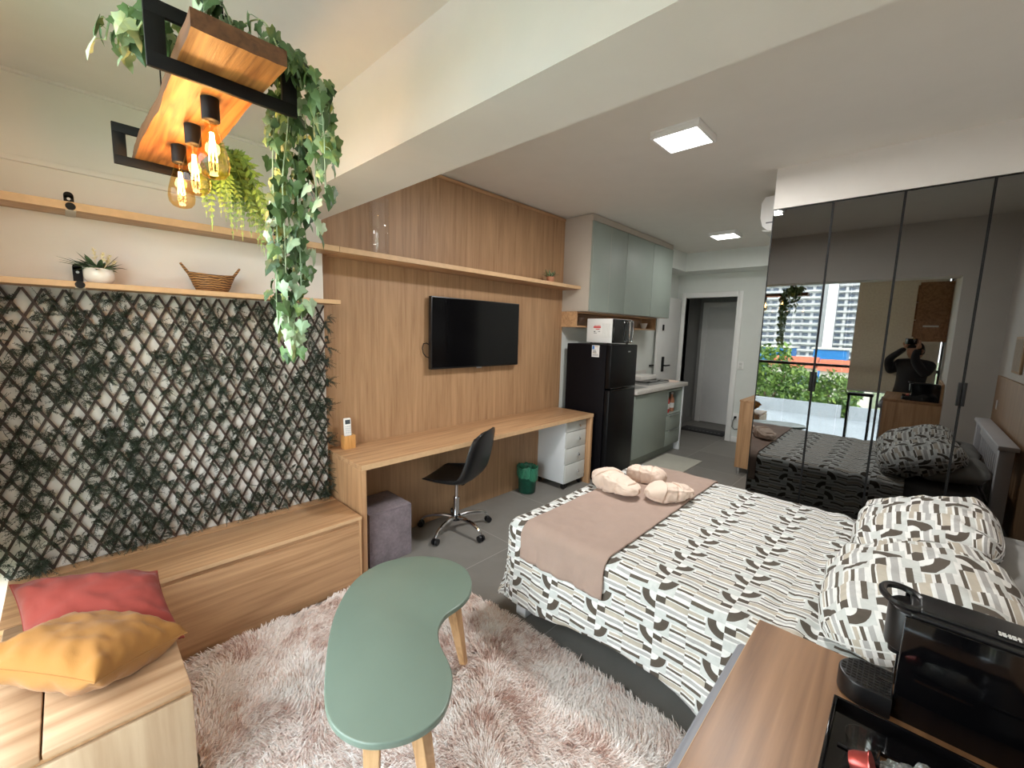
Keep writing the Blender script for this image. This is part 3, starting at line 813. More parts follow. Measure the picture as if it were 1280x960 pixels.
# ------------------------------------------------------------------ under the desk
t = thing('pouf', 'grey velvet cube pouf under the left end of the desk', 'pouf', (1.43, 2.6, 0))
m = MB()
def pf(i, j):
    return 0
bm = bmesh.new(); bmesh.ops.create_cube(bm, size=1); bmesh.ops.subdivide_edges(bm, edges=bm.edges[:], cuts=12, use_grid_fill=True)
for v in bm.verts:
    p = v.co.copy(); q = Vector((p.x, p.y, p.z))*2
    bul = 0.010*((1-q.x**2)*(1-q.y**2)+(1-q.y**2)*(1-q.z**2)+(1-q.x**2)*(1-q.z**2))
    k = Vector([max(-1, min(1, c)) for c in q]); ed = sorted([abs(c) for c in k])
    rnd = 0.985 if ed[1] > 0.99 else 1.0
    v.co = Vector((1.435+p.x*0.315*rnd, 2.605+p.y*0.315*rnd, 0.19+p.z*0.375))+Vector((q.x, q.y, q.z))*bul+Vector((fbm(p.x*5, p.y*5, p.z*5), fbm(p.y*5, p.z*5, 3), 0))*0.003
m._bm(bm); m.build('upholstery', M['velvet'], t, ang=60)
m = MB()
for sx_ in (1.2785, 1.5915): m.tube([(sx_, 2.448, 0.012), (sx_, 2.448, 0.368)], 0.003, 6)
m.tube([(1.2785, 2.446, 0.372), (1.5915, 2.446, 0.372)], 0.003, 6); m.build('piping', M['velvet'], t)

t = thing('drawer_unit', 'white four-drawer pedestal on castors under the right end of the desk', 'drawers', (3.55, 2.61, 0))
MB().box(3.372, 3.722, 2.43, 2.80, 0.062, 0.70, 0.003).build('carcass', M['whitelam'], t)
zs = [0.700, 0.598, 0.428, 0.262, 0.066]
for k in range(4):
    d = MB().box(3.376, 3.718, 2.413, 2.43, zs[k+1]+0.003, zs[k]-0.003, 0.002).build('drawer', M['greylam'], t)
    zc = (zs[k]+zs[k+1])/2
    m = MB().cyl((3.575, 2.414, zc), (3.575, 2.395, zc), 0.005, 0.005, 10).cyl((3.575, 2.398, zc), (3.575, 2.386, zc), 0.013, 0.011, 14)
    m.cyl((3.60, 2.414, zc+0.008), (3.60, 2.409, zc+0.008), 0.006, 0.006, 10)
    m.build('knob', M['chrome'], d)
for x in (3.405, 3.69):
    for y in (2.455, 2.77):
        m = MB().cyl((x-0.012, y, 0.026), (x+0.012, y, 0.026), 0.026, 0.026, 16).box(x-0.016, x+0.016, y-0.018, y+0.018, 0.045, 0.063, 0.003)
        m.build('castor', M['blackpl'], t)

t = thing('waste_bin', 'round dark green waste bin with a liner beside the drawer pedestal', 'bin', (3.075, 2.655, 0))
c = (3.075, 2.655, 0)
MB().lathe([(0.0, 0.006), (0.076, 0.004), (0.083, 0.01), (0.098, 0.255), (0.095, 0.255), (0.080, 0.012), (0.0, 0.012)], c, 36, (False, False)).build('bin_body', M['bin'], t, ang=50)
m = MB(); n = 48
pr = [(0.082, 0.11), (0.098, 0.20), (0.1015, 0.245), (0.104, 0.262), (0.108, 0.268), (0.100, 0.272), (0.090, 0.255), (0.082, 0.18), (0.075, 0.10)]
pr = [(0.103, 0.165), (0.107, 0.20), (0.104, 0.235), (0.108, 0.255), (0.104, 0.268), (0.096, 0.266), (0.090, 0.25), (0.086, 0.18), (0.080, 0.08), (0.0, 0.07)]
def lf(i, j):
    a = 2*PI*j/n; rr_, z = pr[i]; k = 1+0.035*fbm(math.cos(a)*3, math.sin(a)*3, i*0.6)
    return (c[0]+rr_*k*math.cos(a), c[1]+rr_*k*math.sin(a), z+(0.03*fbm(math.cos(a)*2, math.sin(a)*2, 5)-(0.028*max(0, math.sin(a*1.5+1)) if i == 0 else 0)))
m.grid(lf, len(pr), n, cv=True); m.build('bin_liner', M['binliner'], t, ang=60)

# ------------------------------------------------------------------ swivel chair
t = thing('swivel_chair', 'black shell swivel chair on a chrome five-star base at the desk', 'chair', (0, 0, 0))
prof = [(0.225, 0.432), (0.215, 0.447), (0.18, 0.452), (0.10, 0.444), (0.02, 0.437), (-0.07, 0.436), (-0.14, 0.448), (-0.185, 0.485), (-0.21, 0.545), (-0.228, 0.62), (-0.243, 0.70), (-0.257, 0.78), (-0.268, 0.835), (-0.272, 0.85)]
wid = [0.130, 0.168, 0.20, 0.218, 0.229, 0.234, 0.236, 0.234, 0.230, 0.224, 0.217, 0.205, 0.178, 0.130]
nx = 17
def shell_pt(i, j, off):
    y, z = prof[i]; tt = -1+2*j/(nx-1); w = wid[i]
    x = w*math.sin(tt*PI/2)
    ty = prof[min(i+1, 13)][0]-prof[max(i-1, 0)][0]; tz = prof[min(i+1, 13)][1]-prof[max(i-1, 0)][1]
    l = math.hypot(ty, tz); ny, nz = -tz/l, ty/l          # normal, upward on the seat
    if nz < 0 and i < 6: ny, nz = -ny, -nz
    ny, nz = (tz/l, -ty/l)
    cup = (0.045+0.02*math.exp(-((i-7)/2.5)**2))*abs(tt)**2.4*min(1, max(0, i-0.5)/4)
    corner = 0.05*abs(tt)**4*(1 if i > 10 else 0)*((i-10)/3)
    return (x, y+ny*(cup+off), z+nz*(cup+off)-corner)
m = MB()
m.grid(lambda i, j: shell_pt(i, j, 0.0), 14, nx)
a0 = 0; b0 = len(m.v)
m.grid(lambda i, j: shell_pt(i, j, -0.011), 14, nx)
m.f[13*16:] = [tuple(reversed(f_)) for f_ in m.f[13*16:]]
ring = [(i, 0) for i in range(14)]+[(13, j) for j in range(1, nx)]+[(i, nx-1) for i in range(12, -1, -1)]+[(0, j) for j in range(nx-2, 0, -1)]
ids = [i*nx+j for i, j in ring]
for k in range(len(ids)):
    p, q = ids[k], ids[(k+1) % len(ids)]
    m.f.append((p, q, b0+q, b0+p)); m.m.append(0)
shell = m.build('seat_shell', M['blackpl'], t, ang=50, local=True)
md = shell.modifiers.new('sub', 'SUBSURF'); md.levels = 2; md.render_levels = 2
m = MB().box(-0.085, 0.085, -0.10, 0.10, 0.408, 0.422, 0.004).box(-0.04, 0.04, -0.05, 0.05, 0.385, 0.41, 0.006)
m.build('mount_plate', M['black'], t, local=True)
m = MB().tube([(0.03, 0, 0.40), (0.15, -0.01, 0.395), (0.20, -0.012, 0.40)], 0.005, 8).box(0.09, 0.16, -0.03, -0.02, 0.365, 0.40, 0.004)
m.build('lift_lever', M['whitepl'], t, local=True)
MB().cyl((0, 0, 0.24), (0, 0, 0.392), 0.0135, 0.0135, 20).build('gas_column', M['chrome'], t, local=True)
MB().cyl((0, 0, 0.10), (0, 0, 0.262), 0.024, 0.024, 20).cyl((0, 0, 0.258), (0, 0, 0.272), 0.027, 0.027, 20).build('column_sleeve', M['chrome'], t, local=True)
MB().cyl((0, 0, 0.085), (0, 0, 0.125), 0.040, 0.034, 20).build('hub', M['blackpl'], t, local=True)
FACE = math.radians(25)       # the chair is turned a little towards the trellis
for k in range(5):
    a = math.radians(-160.6+72*k)-FACE
    dx, dy = math.cos(a), math.sin(a)
    pts = [(0.03*dx, 0.03*dy, 0.11), (0.10*dx, 0.10*dy, 0.118), (0.19*dx, 0.19*dy, 0.110), (0.255*dx, 0.255*dy, 0.092), (0.285*dx, 0.285*dy, 0.062), (0.288*dx, 0.288*dy, 0.045)]
    MB().tube(pts, [0.017, 0.016, 0.014, 0.013, 0.012, 0.009], 10).build('base_arm', M['chrome'], t, local=True)
    px, py = 0.288*dx, 0.288*dy; sx_, sy_ = -dy, dx
    m = MB()
    for s in (-1, 1):
        m.cyl((px+sx_*s*0.007, py+sy_*s*0.007, 0.026), (px+sx_*s*0.023, py+sy_*s*0.023, 0.026), 0.026, 0.024, 18)
    m.cyl((px, py, 0.026), (px, py, 0.056), 0.010, 0.010, 10)
    m.build('castor', M['blackpl'], t, local=True)
t.location = (2.055, 2.515, 0); t.rotation_euler = (0, 0, FACE)
# ------------------------------------------------------------------ hanging wooden lamp
t = thing('pendant_lamp', 'rustic pine plank lamp with black frames and three filament bulbs hanging from the ceiling', 'lamp', (0.31, 1.65, 2.2))
m = MB(); NX, NY = 9, 60
def pk(side):
    def g(i, j):
        y = 1.10+1.12*j/(NY-1); a = i/(NX-1)
        l = 0.219+0.006*fbm(y*4, 1)+0.003*math.sin(y*9); r_ = 0.390+0.006*fbm(y*4, 7)
        x = mix(l, r_, a); z = 2.178 if side == 0 else 2.214
        if side == 0: z += 0.0015*math.sin(x*260+3*fbm(x*20, y*3))
        return (x, y, z)
    return g
m.grid(pk(0), NX, NY); b0 = len(m.v); m.grid(pk(1), NX, NY)
m.f[:8*59] = [tuple(reversed(q)) for q in m.f[:8*59]] if False else m.f[:8*59]
ring = [(i, 0) for i in range(NX)]+[(NX-1, j) for j in range(1, NY)]+[(i, NY-1) for i in range(NX-2, -1, -1)]+[(0, j) for j in range(NY-2, 0, -1)]
for k in range(len(ring)):
    p = ring[k][0]*NY+ring[k][1]; q = ring[(k+1) % len(ring)]; q = q[0]*NY+q[1]
    m.f.append((p, q, b0+q, b0+p)); m.m.append(0)
for q in range(8*59, len(m.m)): m.m[q] = 1
m.build('plank', [M['plank'], M['plankside']], t, ang=40)
for yf in (1.255, 2.10):
    m = MB(); xl, xr, zb, zt = 0.163, 0.470, 2.146, 2.285
    m.box(xl, xr, yf, yf+0.012, zb, zb+0.031, 0.002).box(xl, xr, yf, yf+0.012, zt-0.031, zt, 0.002)
    m.box(xl, xl+0.036, yf, yf+0.012, zb+0.0305, zt-0.0305, 0.001).box(xr-0.036, xr, yf, yf+0.012, zb+0.0305, zt-0.0305, 0.001)
    m.build('metal_frame', M['black'], t)
    MB().cyl((0.31, yf+0.006, zt), (0.31, yf+0.006, 2.60), 0.0022, 0.0022, 6).cyl((0.31, yf+0.006, 2.590), (0.31, yf+0.006, 2.60), 0.03, 0.03, 20).build('hanging_cable', M['black'], t)
for y in (1.40, 1.62, 1.84):
    c = (0.305, y, 0)
    MB().lathe([(0.0, 2.180), (0.0205, 2.180), (0.0205, 2.124), (0.018, 2.122), (0.0, 2.122)], c, 24, (False, False)).build('lamp_socket', M['black'], t, ang=40)
    pr = [(0.0145, 2.123), (0.015, 2.112), (0.019, 2.098), (0.027, 2.070), (0.035, 2.038), (0.0375, 2.016), (0.035, 1.998), (0.025, 1.985), (0.010, 1.9795), (0.0, 1.979)]
    b = MB().lathe(pr, c, 28, (False, False)).build('light_bulb', M['bulbglass'], t, ang=70)
    m = MB()
    for k in range(6):
        a = 2*PI*k/6
        m.tube([(0.305+0.004*math.cos(a), y+0.004*math.sin(a), 2.095), (0.305+0.010*math.cos(a+.3), y+0.010*math.sin(a+.3), 2.025)], 0.0010, 5)
    m.build('filament', M['filament'], b)
    MB().cyl((0.305, y, 2.122), (0.305, y, 2.092), 0.006, 0.003, 10).cyl((0.305, y, 2.03), (0.305, y, 2.018), 0.0015, 0.008, 10).build('filament_stem', M['clear'], b)

# ------------------------------------------------------------------ ivy and fern on the lamp
IVY = [(0, 0.05), (0.10, -0.10), (0.34, -0.16), (0.40, 0.02), (0.62, 0.16), (0.47, 0.34), (0.30, 0.44), (0.24, 0.66), (0, 1.0)]
def ivy_leaf(m, p, tip, nrm, size):
    tip = tip.normalized(); side = tip.cross(nrm)
    if side.length < 1e-4: side = tip.orthogonal()
    side.normalize(); nrm = side.cross(tip)
    out = [p+(side*x*size*0.85+tip*y*size-nrm*(0.22*x*x+0.12*y*y)*size) for x, y in IVY]
    lft = [p+(side*-x*size*0.85+tip*y*size-nrm*(0.22*x*x+0.12*y*y)*size) for x, y in IVY[1:-1]]
    cen = [p+tip*0.30*size+nrm*0.05*size, p+tip*0.65*size+nrm*0.04*size]
    o = m.add(out+lft+cen, []); n = len(IVY); c0 = o+n+n-2; c1 = c0+1
    R_ = [o+i for i in range(n)]; L_ = [R_[0]]+[o+n+i for i in range(n-2)]+[R_[-1]]
    for S_, fl in ((R_, False), (L_, True)):
        for i in range(n-1):
            cc = c0 if i < n-3 else c1
            tri = (cc, S_[i], S_[i+1]); m.f.append(tuple(reversed(tri)) if fl else tri); m.m.append(m.cur)
        tri = (c0, S_[n-3], c1); m.f.append(tuple(reversed(tri)) if fl else tri); m.m.append(m.cur)
rv = random.Random(5)
def rdir(): return Vector((rv.gauss(0, 1), rv.gauss(0, 1), rv.gauss(0, 1))).normalized()
def strand(ms, ml, pts, step, size, pale):
    pts = [Vector(p) for p in pts]
    P = []
    for i in range(len(pts)-1):
        p0 = pts[max(i-1, 0)]; p1 = pts[i]; p2 = pts[i+1]; p3 = pts[min(i+2, len(pts)-1)]
        for k in range(8):
            s = k/8; P.append(0.5*((2*p1)+(p2-p0)*s+(2*p0-5*p1+4*p2-p3)*s*s+(-p0+3*p1-3*p2+p3)*s**3))
    P.append(pts[-1])
    ms.tube(P, 0.0019, 5)
    acc = 0; sgn = 1
    for a, b in zip(P[:-1], P[1:]):
        acc += (b-a).length
        while acc > step:
            acc -= step; sgn = -sgn
            p = b; o = rdir(); o.z *= 0.3; o = o.normalized()*rv.uniform(0.010, 0.026)
            q = p+o+Vector((0, 0, 0.004)); ms.tube([p, p+o*0.6+Vector((0, 0, 0.006)), q], 0.0009, 4)
            ml.cur = 1 if rv.random() < pale(b.z) else 0
            tip = (Vector((o.x*10, o.y*10, -1.0))+rdir()*0.45).normalized()
            nr = (o.normalized()+Vector((-0.25, -0.55, 0.3))+rdir()*0.5).normalized()
            ivy_leaf(ml, q, tip, nr, size*rv.uniform(0.7, 1.2))
t = thing('ivy_garland', 'artificial ivy trailing in long strands from the wooden pendant lamp', 'artificial ivy', (0.4, 1.3, 2.25))
ms, ml = MB(), MB()
pale = lambda z: 0.12 if z > 1.85 else (0.30 if z > 1.65 else 0.72)
for x, y, zb in ((0.425, 1.335, 1.60), (0.455, 1.325, 1.53), (0.470, 1.35, 1.50), (0.485, 1.33, 1.52), (0.500, 1.345, 1.56), (0.462, 1.375, 1.51), (0.515, 1.36, 1.74), (0.440, 1.36, 1.70)):
    j = lambda s: rv.uniform(-s, s)
    strand(ms, ml, [(0.33+j(.06), 1.20+j(.06), 2.235), (0.43+j(.02), 1.28+j(.03), 2.265), (x+0.015, y, 2.19), (x+j(.006), y, 2.0), (x+j(.008), y+j(.006), 1.82), (x+j(.008), y, (zb+1.82)/2), (x, y, zb)], 0.027, 0.044, pale)
for x, y, zb in ((0.53, 1.24, 2.02), (0.55, 1.22, 2.08), (0.515, 1.20, 1.97), (0.50, 1.17, 2.10), (0.53, 1.30, 1.86), (0.545, 1.27, 1.95)):
    strand(ms, ml, [(0.36+j(.05), 1.20+j(.05), 2.24), (0.45+j(.02), 1.22+j(.02), 2.265), (x-0.01, y, 2.22), (x, y, 2.14), (x, y, zb)], 0.027, 0.044, lambda z: 0.12)
for k in range(14):
    x0, y0 = rv.uniform(0.20, 0.42), rv.uniform(1.14, 1.34); dx, dy = rv.uniform(-0.12, 0.12), rv.uniform(-0.08, 0.10)
    strand(ms, ml, [(x0, y0, 2.225), (x0+dx*0.4, y0+dy*0.4, 2.27+rv.uniform(0, .04)), (x0+dx, y0+dy, 2.255+rv.uniform(-.01, .05))], 0.022, 0.045, lambda z: 0.15)
for k in range(7):       # the clump past the left end of the front frame
    x, y = rv.uniform(0.10, 0.165), rv.uniform(1.28, 1.42)
    strand(ms, ml, [(0.24, 1.34, 2.23), (0.19, 1.36, 2.28), (x+0.02, y, 2.275), (x, y+0.01, 2.225+rv.uniform(-.02, .02))], 0.020, 0.046, lambda z: 0.35)
ms.build('stems', M['ivypale'], t, ang=0)
tag(ml.build('leaves', [M['ivy'], M['ivypale']], t, ang=0), kind='stuff')

t = thing('hanging_fern', 'light green artificial fern drooping from the far end of the pendant lamp', 'artificial fern', (0.46, 2.05, 2.2))
m = MB(); rv = random.Random(9)
for k in range(44):
    a = rv.uniform(-2.6, 1.2); L = rv.uniform(0.14, 0.33); hd = Vector((math.cos(a)*0.6+0.22, math.sin(a)*0.45-0.1, 0.0))
    p0 = Vector((0.43+rv.uniform(-.03, .05), 2.04+rv.uniform(-.05, .05), 2.225)); n = 16; prev = p0
    for i in range(1, n+1):
        s = i/n; p = p0+hd*L*(1-(1-s)**2)*0.75+Vector((0, 0, 0.05*math.sin(min(1, s*2)*PI)-L*1.05*s**1.6))
        d = (p-prev).normalized(); sd = d.cross(Vector((-0.55, -0.75, 0.2))+rdir()*0.2).normalized()
        m.face([prev-sd*0.0012, prev+sd*0.0012, p+sd*0.001, p-sd*0.001])
        w = 0.036*math.sin(PI*min(1, 0.12+0.88*s))**0.7*(1-0.5*s)
        for sg in (-1, 1):
            tip = p+(sd*sg*0.85+d*0.75)*w
            m.face([p-d*0.003, p+(sd*sg*0.5+d*0.12)*w, tip, p+d*0.005+(sd*sg*0.4+d*0.6)*w*0.5])
        prev = p
m.build('fronds', M['fern'], t, ang=0)
MB().tube([(0.40, 2.08, 2.205), (0.43, 2.05, 2.228), (0.45, 2.04, 2.20)], 0.004, 6).build('stem', M['fern'], t)

# ------------------------------------------------------------------ ceiling lights
for x, y, s, lab in ((2.68, 1.15, 0.145, 'square white ceiling light nearer the camera'), (5.50, 1.76, 0.145, 'square white ceiling light near the entry door')):
    t = thing('ceiling_light', lab, 'ceiling light', (x, y, HM), 'square ceiling lights')
    m = MB().box(x-s, x+s, y-s, y+s, HM-0.012, HM, 0.002)
    for a, b, c, d in ((-s, -s+0.016, -s, s), (s-0.016, s, -s, s), (-s+0.0155, s-0.0155, -s, -s+0.016), (-s+0.0155, s-0.0155, s-0.016, s)): m.box(x+a, x+b, y+c, y+d, HM-0.042, HM-0.0115, 0.002)
    m.build('frame', M['whitepl'], t)
    MB().box(x-s+0.016, x+s-0.016, y-s+0.016, y+s-0.016, HM-0.038, HM-0.030).build('diffuser', M['led'], t)

# ------------------------------------------------------------------ kitchen
t = thing('wall_cabinet', 'sage grey kitchen wall cabinets with three doors up to the ceiling', 'cabinet', (4.8, 2.68, 1.82))
MB().box(3.803, 5.78, 2.52, 2.88, 1.824, 2.808, 0.002).build('carcass', M['sidegrey'], t)
MB().box(3.803, 5.78, 2.505, 2.52, 2.745, 2.806).build('top_filler', M['sidegrey'], t)
xs = (3.805, 4.52, 5.20, 5.78)
for a, b in zip(xs[:-1], xs[1:]):
    m = MB().box(a+0.003, b-0.003, 2.497, 2.519, 1.826, 2.738, 0.003)
    d = m.build('door', M['sage'], t)
    if a > 4: MB().box(a-0.0028, a+0.0028, 2.5185, 2.5195, 1.826, 2.738).build('gap_shade_strip', M['black'], t)  # black strip stands in for the shade between two doors
    if a < 4: MB().box((a+b)/2-0.0015, (a+b)/2+0.0015, 2.4965, 2.4972, 1.83, 2.735).build('panel_joint', M['sidegrey'], d)
t = thing('niche_shelf', 'open oak niche shelf under the sage wall cabinets', 'shelf', (4.85, 2.77, 1.65))
m = MB().box(3.805, 3.822, 2.66, 2.88, 1.655, 1.823).box(5.72, 5.737, 2.66, 2.88, 1.655, 1.823).box(3.822, 5.72, 2.66, 2.88, 1.655, 1.672).box(3.822, 5.72, 2.66, 2.88, 1.806, 1.823)
m.build('niche_frame', M['oakx'], t)
MB().box(3.822, 5.72, 2.868, 2.88, 1.672, 1.806).build('niche_back', M['oakx'], t)
for x, lab in ((5.18, 'drinking glass on the niche shelf next to the microwave'), (5.32, 'drinking glass on the niche shelf beside the small bowl'), (4.02, 'drinking glass at the dark left end of the niche shelf')):
    t = thing('drinking_glass', lab, 'glass', (x, 2.74, 1.672), 'glasses on the niche shelf')
    MB().lathe([(0.0, 0.003), (0.028, 0.003), (0.032, 0.006), (0.037, 0.095), (0.035, 0.095), (0.029, 0.012), (0.0, 0.012)], (x, 2.74, 1.672), 20, (False, False)).build('glass_body', M['clear'], t, ang=50)
t = thing('small_bowl', 'small pale bowl on the niche shelf right of the glasses', 'bowl', (5.53, 2.74, 1.672))
MB().lathe([(0.0, 0.002), (0.03, 0.002), (0.033, 0.01), (0.052, 0.075), (0.048, 0.075), (0.028, 0.014), (0.0, 0.012)], (5.53, 2.74, 1.672), 24, (False, False)).build('bowl_body', M['ceramic'], t, ang=50)

t = thing('fridge', 'black two-door fridge with the microwave on top', 'fridge', (4.13, 2.53, 0))
MB().box(3.852, 4.412, 2.305, 2.80, 0.03, 1.478, 0.006).build('cabinet', M['fridge'], t)
up = MB().box(3.852, 4.412, 2.238, 2.300, 1.022, 1.480, 0.012).build('upper_door', M['fridged'], t)
lo = MB().box(3.852, 4.412, 2.238, 2.300, 0.05, 1.005, 0.012).build('lower_door', M['fridged'], t)
MB().box(3.866, 4.39, 2.228, 2.242, 0.995, 1.010, 0.004).build('door_handle', M['gloss'], lo)
MB().box(3.866, 4.39, 2.228, 2.242, 1.018, 1.032, 0.004).build('door_handle', M['gloss'], up)
MB().box(4.20, 4.25, 2.2372, 2.239, 1.40, 1.412, 0.001).build('door_badge', M['steel'], up)
for x in (3.90, 4.36):
    for y in (2.35, 2.75): MB().cyl((x, y, 0), (x, y, 0.032), 0.02, 0.02, 12).build('foot', M['blackpl'], t)
m = MB().box(3.8495, 3.852, 2.385, 2.475, 1.345, 1.468); lb = m.build('energy_label', M['whitepl'], t)
MB().box(3.8488, 3.8496, 2.445, 2.470, 1.425, 1.463).build('label_print', M['blueprint'], lb)
m = MB()
for k in range(3): m.box(3.8488, 3.8496, 2.425-0.004*k, 2.462, 1.412-0.012*k, 1.418-0.012*k)
m.build('label_print', M['greyprint'], lb)
m = MB().box(3.8488, 3.8496, 2.420, 2.465, 1.386, 1.392).box(3.8488, 3.8496, 2.40, 2.44, 1.455, 1.460); m.build('label_print', M['yellowprint'], lb)
m = MB()
for k in range(3): m.box(3.8488, 3.8496, 2.395, 2.465, 1.374-0.008*k, 1.377-0.008*k)
m.build('label_print', M['greyprint'], lb)

t = thing('microwave', 'white microwave with a dark door standing on the black fridge', 'microwave', (4.2, 2.46, 1.48))
MB().box(3.955, 4.385, 2.312, 2.62, 1.494, 1.752, 0.006).build('casing', M['whitepl'], t)
MB().box(3.965, 4.378, 2.292, 2.312, 1.498, 1.748, 0.004).build('door', M['gloss'], t)
m = MB().tube([(4.245, 2.292, 1.735), (4.24, 2.262, 1.725), (4.235, 2.255, 1.66), (4.235, 2.255, 1.58), (4.24, 2.262, 1.515), (4.245, 2.292, 1.505)], 0.008, 10)
m.tube([(4.315, 2.292, 1.735), (4.312, 2.262, 1.725), (4.31, 2.255, 1.66), (4.31, 2.255, 1.58), (4.312, 2.262, 1.515), (4.315, 2.292, 1.505)], 0.008, 10)
m.tube([(4.24, 2.262, 1.725), (4.276, 2.258, 1.738), (4.312, 2.262, 1.725)], 0.008, 8)
m.tube([(4.24, 2.262, 1.515), (4.276, 2.258, 1.502), (4.312, 2.262, 1.515)], 0.008, 8)
m.build('door_handle', M['chrome'], t)
for x in (3.99, 4.35):
    for y in (2.34, 2.58): MB().cyl((x, y, 1.480), (x, y, 1.496), 0.014, 0.014, 10).build('foot', M['blackpl'], t)
s = MB().box(3.9535, 3.955, 2.44, 2.54, 1.585, 1.70).build('sticker', M['whitepl'], t)
m = MB().box(3.953, 3.9536, 2.445, 2.535, 1.652, 1.668)
for k in range(6): m.box(3.953, 3.9536, 2.452+k*0.013, 2.461+k*0.013, 1.672, 1.680)
m.box(3.953, 3.9536, 2.46, 2.505, 1.634, 1.642); m.build('sticker_print', M['red'], s)
m = MB().box(3.953, 3.9536, 2.51, 2.53, 1.606, 1.618).box(3.953, 3.9536, 2.45, 2.475, 1.610, 1.616).box(3.953, 3.9536, 2.49, 2.53, 1.594, 1.599); m.build('sticker_print', M['greyprint'], s)
m = MB()
for k in range(8): m.box(3.9535, 3.956, 2.335+k*0.012, 2.339+k*0.012, 1.55, 1.70)
m.build('vent', M['greylam'], t)

t = thing('base_cabinet', 'sage grey kitchen base cabinet with an open niche and two drawers', 'cabinet', (5.15, 2.55, 0))
MB().box(4.45, 5.37, 2.275, 2.86, 0.12, 0.90).box(5.37, 5.83, 2.275, 2.86, 0.12, 0.55).box(5.37, 5.83, 2.59, 2.86, 0.55, 0.90).box(5.37, 5.83, 2.275, 2.59, 0.86, 0.90).build('carcass', M['sidegrey'], t)
MB().box(4.45, 5.83, 2.32, 2.86, 0.0, 0.12).build('plinth', M['sage'], t)
MB().box(4.455, 5.36, 2.252, 2.274, 0.125, 0.885, 0.003).build('door', M['sage'], t)
MB().box(5.83, 5.87, 2.245, 2.86, 0.0, 0.905, 0.002).build('end_panel', M['whitelam'], t)
m = MB().box(5.371, 5.385, 2.252, 2.565, 0.552, 0.858).box(5.81, 5.829, 2.252, 2.565, 0.552, 0.858).box(5.365, 5.829, 2.252, 2.2745, 0.858, 0.885).box(5.385, 5.81, 2.252, 2.565, 0.545, 0.56)
m.build('niche_frame', M['sage'], t)
MB().box(5.375, 5.825, 2.570, 2.589, 0.552, 0.858).build('niche_back', M['black'], t)
for z0, z1 in ((0.335, 0.54), (0.125, 0.33)):
    d = MB().box(5.365, 5.829, 2.252, 2.274, z0, z1, 0.003).build('drawer', M['sage'], t)
    MB().box(5.45, 5.74, 2.240, 2.254, z1-0.012, z1-0.002, 0.002).build('drawer_handle', M['steel'], d)
for x, c, lab in ((5.52, 'red', 'bright red bottle with a white label in the kitchen niche, left of the pair'), (5.67, 'steel', 'brick-coloured bottle with a white label in the kitchen niche, right of the pair')):
    t = thing('bottle', lab, 'bottle', (x, 2.33, 0.56), 'bottles in the kitchen niche')
    MB().lathe([(0.0, 0.0), (0.036, 0.0), (0.038, 0.01), (0.038, 0.15), (0.030, 0.185), (0.016, 0.205), (0.016, 0.235), (0.0, 0.235)], (x, 2.33, 0.56), 20, (False, False)).build('bottle_body', M['red'] if c == 'red' else M['terracotta'], t, ang=40)
    MB().cyl((x, 2.33, 0.795), (x, 2.33, 0.82), 0.02, 0.02, 14).build('cap', M['steel'], t)
    MB().lathe([(0.0385, 0.05), (0.0388, 0.05), (0.0388, 0.12), (0.0385, 0.12)], (x, 2.33, 0.56), 20, (False, False)).build('label_band', M['whitepl'], t)
t = thing('worktop', 'pale granite worktop on the kitchen base cabinet', 'worktop', (5.2, 2.5, 0.91))
MB().box(4.43, 5.92, 2.215, 2.86, 0.906, 0.955, 0.004).build('slab', M['stone'], t)
MB().box(4.43, 5.92, 2.845, 2.878, 0.955, 1.07, 0.003).build('upstand', M['stone'], t)
MB().box(4.52, 4.86, 2.30, 2.66, 0.953, 0.9575, 0.002).build('sink', M['steel'], t)
t = thing('cooktop', 'thin black glass cooktop with a steel edge on the granite worktop', 'cooktop', (5.35, 2.5, 0.955))
MB().box(5.02, 5.62, 2.36, 2.74, 0.955, 0.985, 0.003).build('cooktop_base', M['steel'], t)
MB().box(5.03, 5.61, 2.365, 2.735, 0.985, 0.992, 0.002).build('glass_plate', M['gloss'], t)
t = thing('dish_box', 'low white box lying on the black cooktop', 'box', (5.3, 2.6, 0.992))
MB().box(5.1, 5.58, 2.52, 2.72, 0.992, 1.05, 0.006).build('box_body', M['ceramic'], t)
t = thing('folded_cloth', 'folded white cloth at the right end of the granite worktop', 'cloth', (5.76, 2.4, 0.955))
m = MB()
m.grid(lambda i, j: (5.66+0.2*i/9, 2.30+0.24*j/9, 0.956+0.018*(1-((i-4.5)/4.6)**6)*(1-((j-4.5)/4.6)**6)+0.004*fbm(i*.6, j*.6)), 10, 10)
m.build('cloth', M['towel'], t)

t = thing('kitchen_mat', 'pale woven mat on the floor before the kitchen base cabinet', 'mat', (5.05, 2.0, 0))
m = MB().box(4.50, 5.50, 1.80, 2.27, 0.0, 0.009, 0.003); m.build('mat_body', M['kitchenmat'], t)
t = thing('doormat', 'black doormat with a pale border line lying beyond the entry doorway', 'doormat', (7.3, 2.4, 0))
MB().box(7.13, 7.52, 2.06, 2.78, 0.0, 0.012, 0.003).build('mat_body', M['doormat'], t)
m = MB()
for k in range(9): m.box(7.25, 7.28, 2.14+k*0.06, 2.18+k*0.06, 0.0115, 0.0128)
m.build('mat_print', M['greyprint'], t)

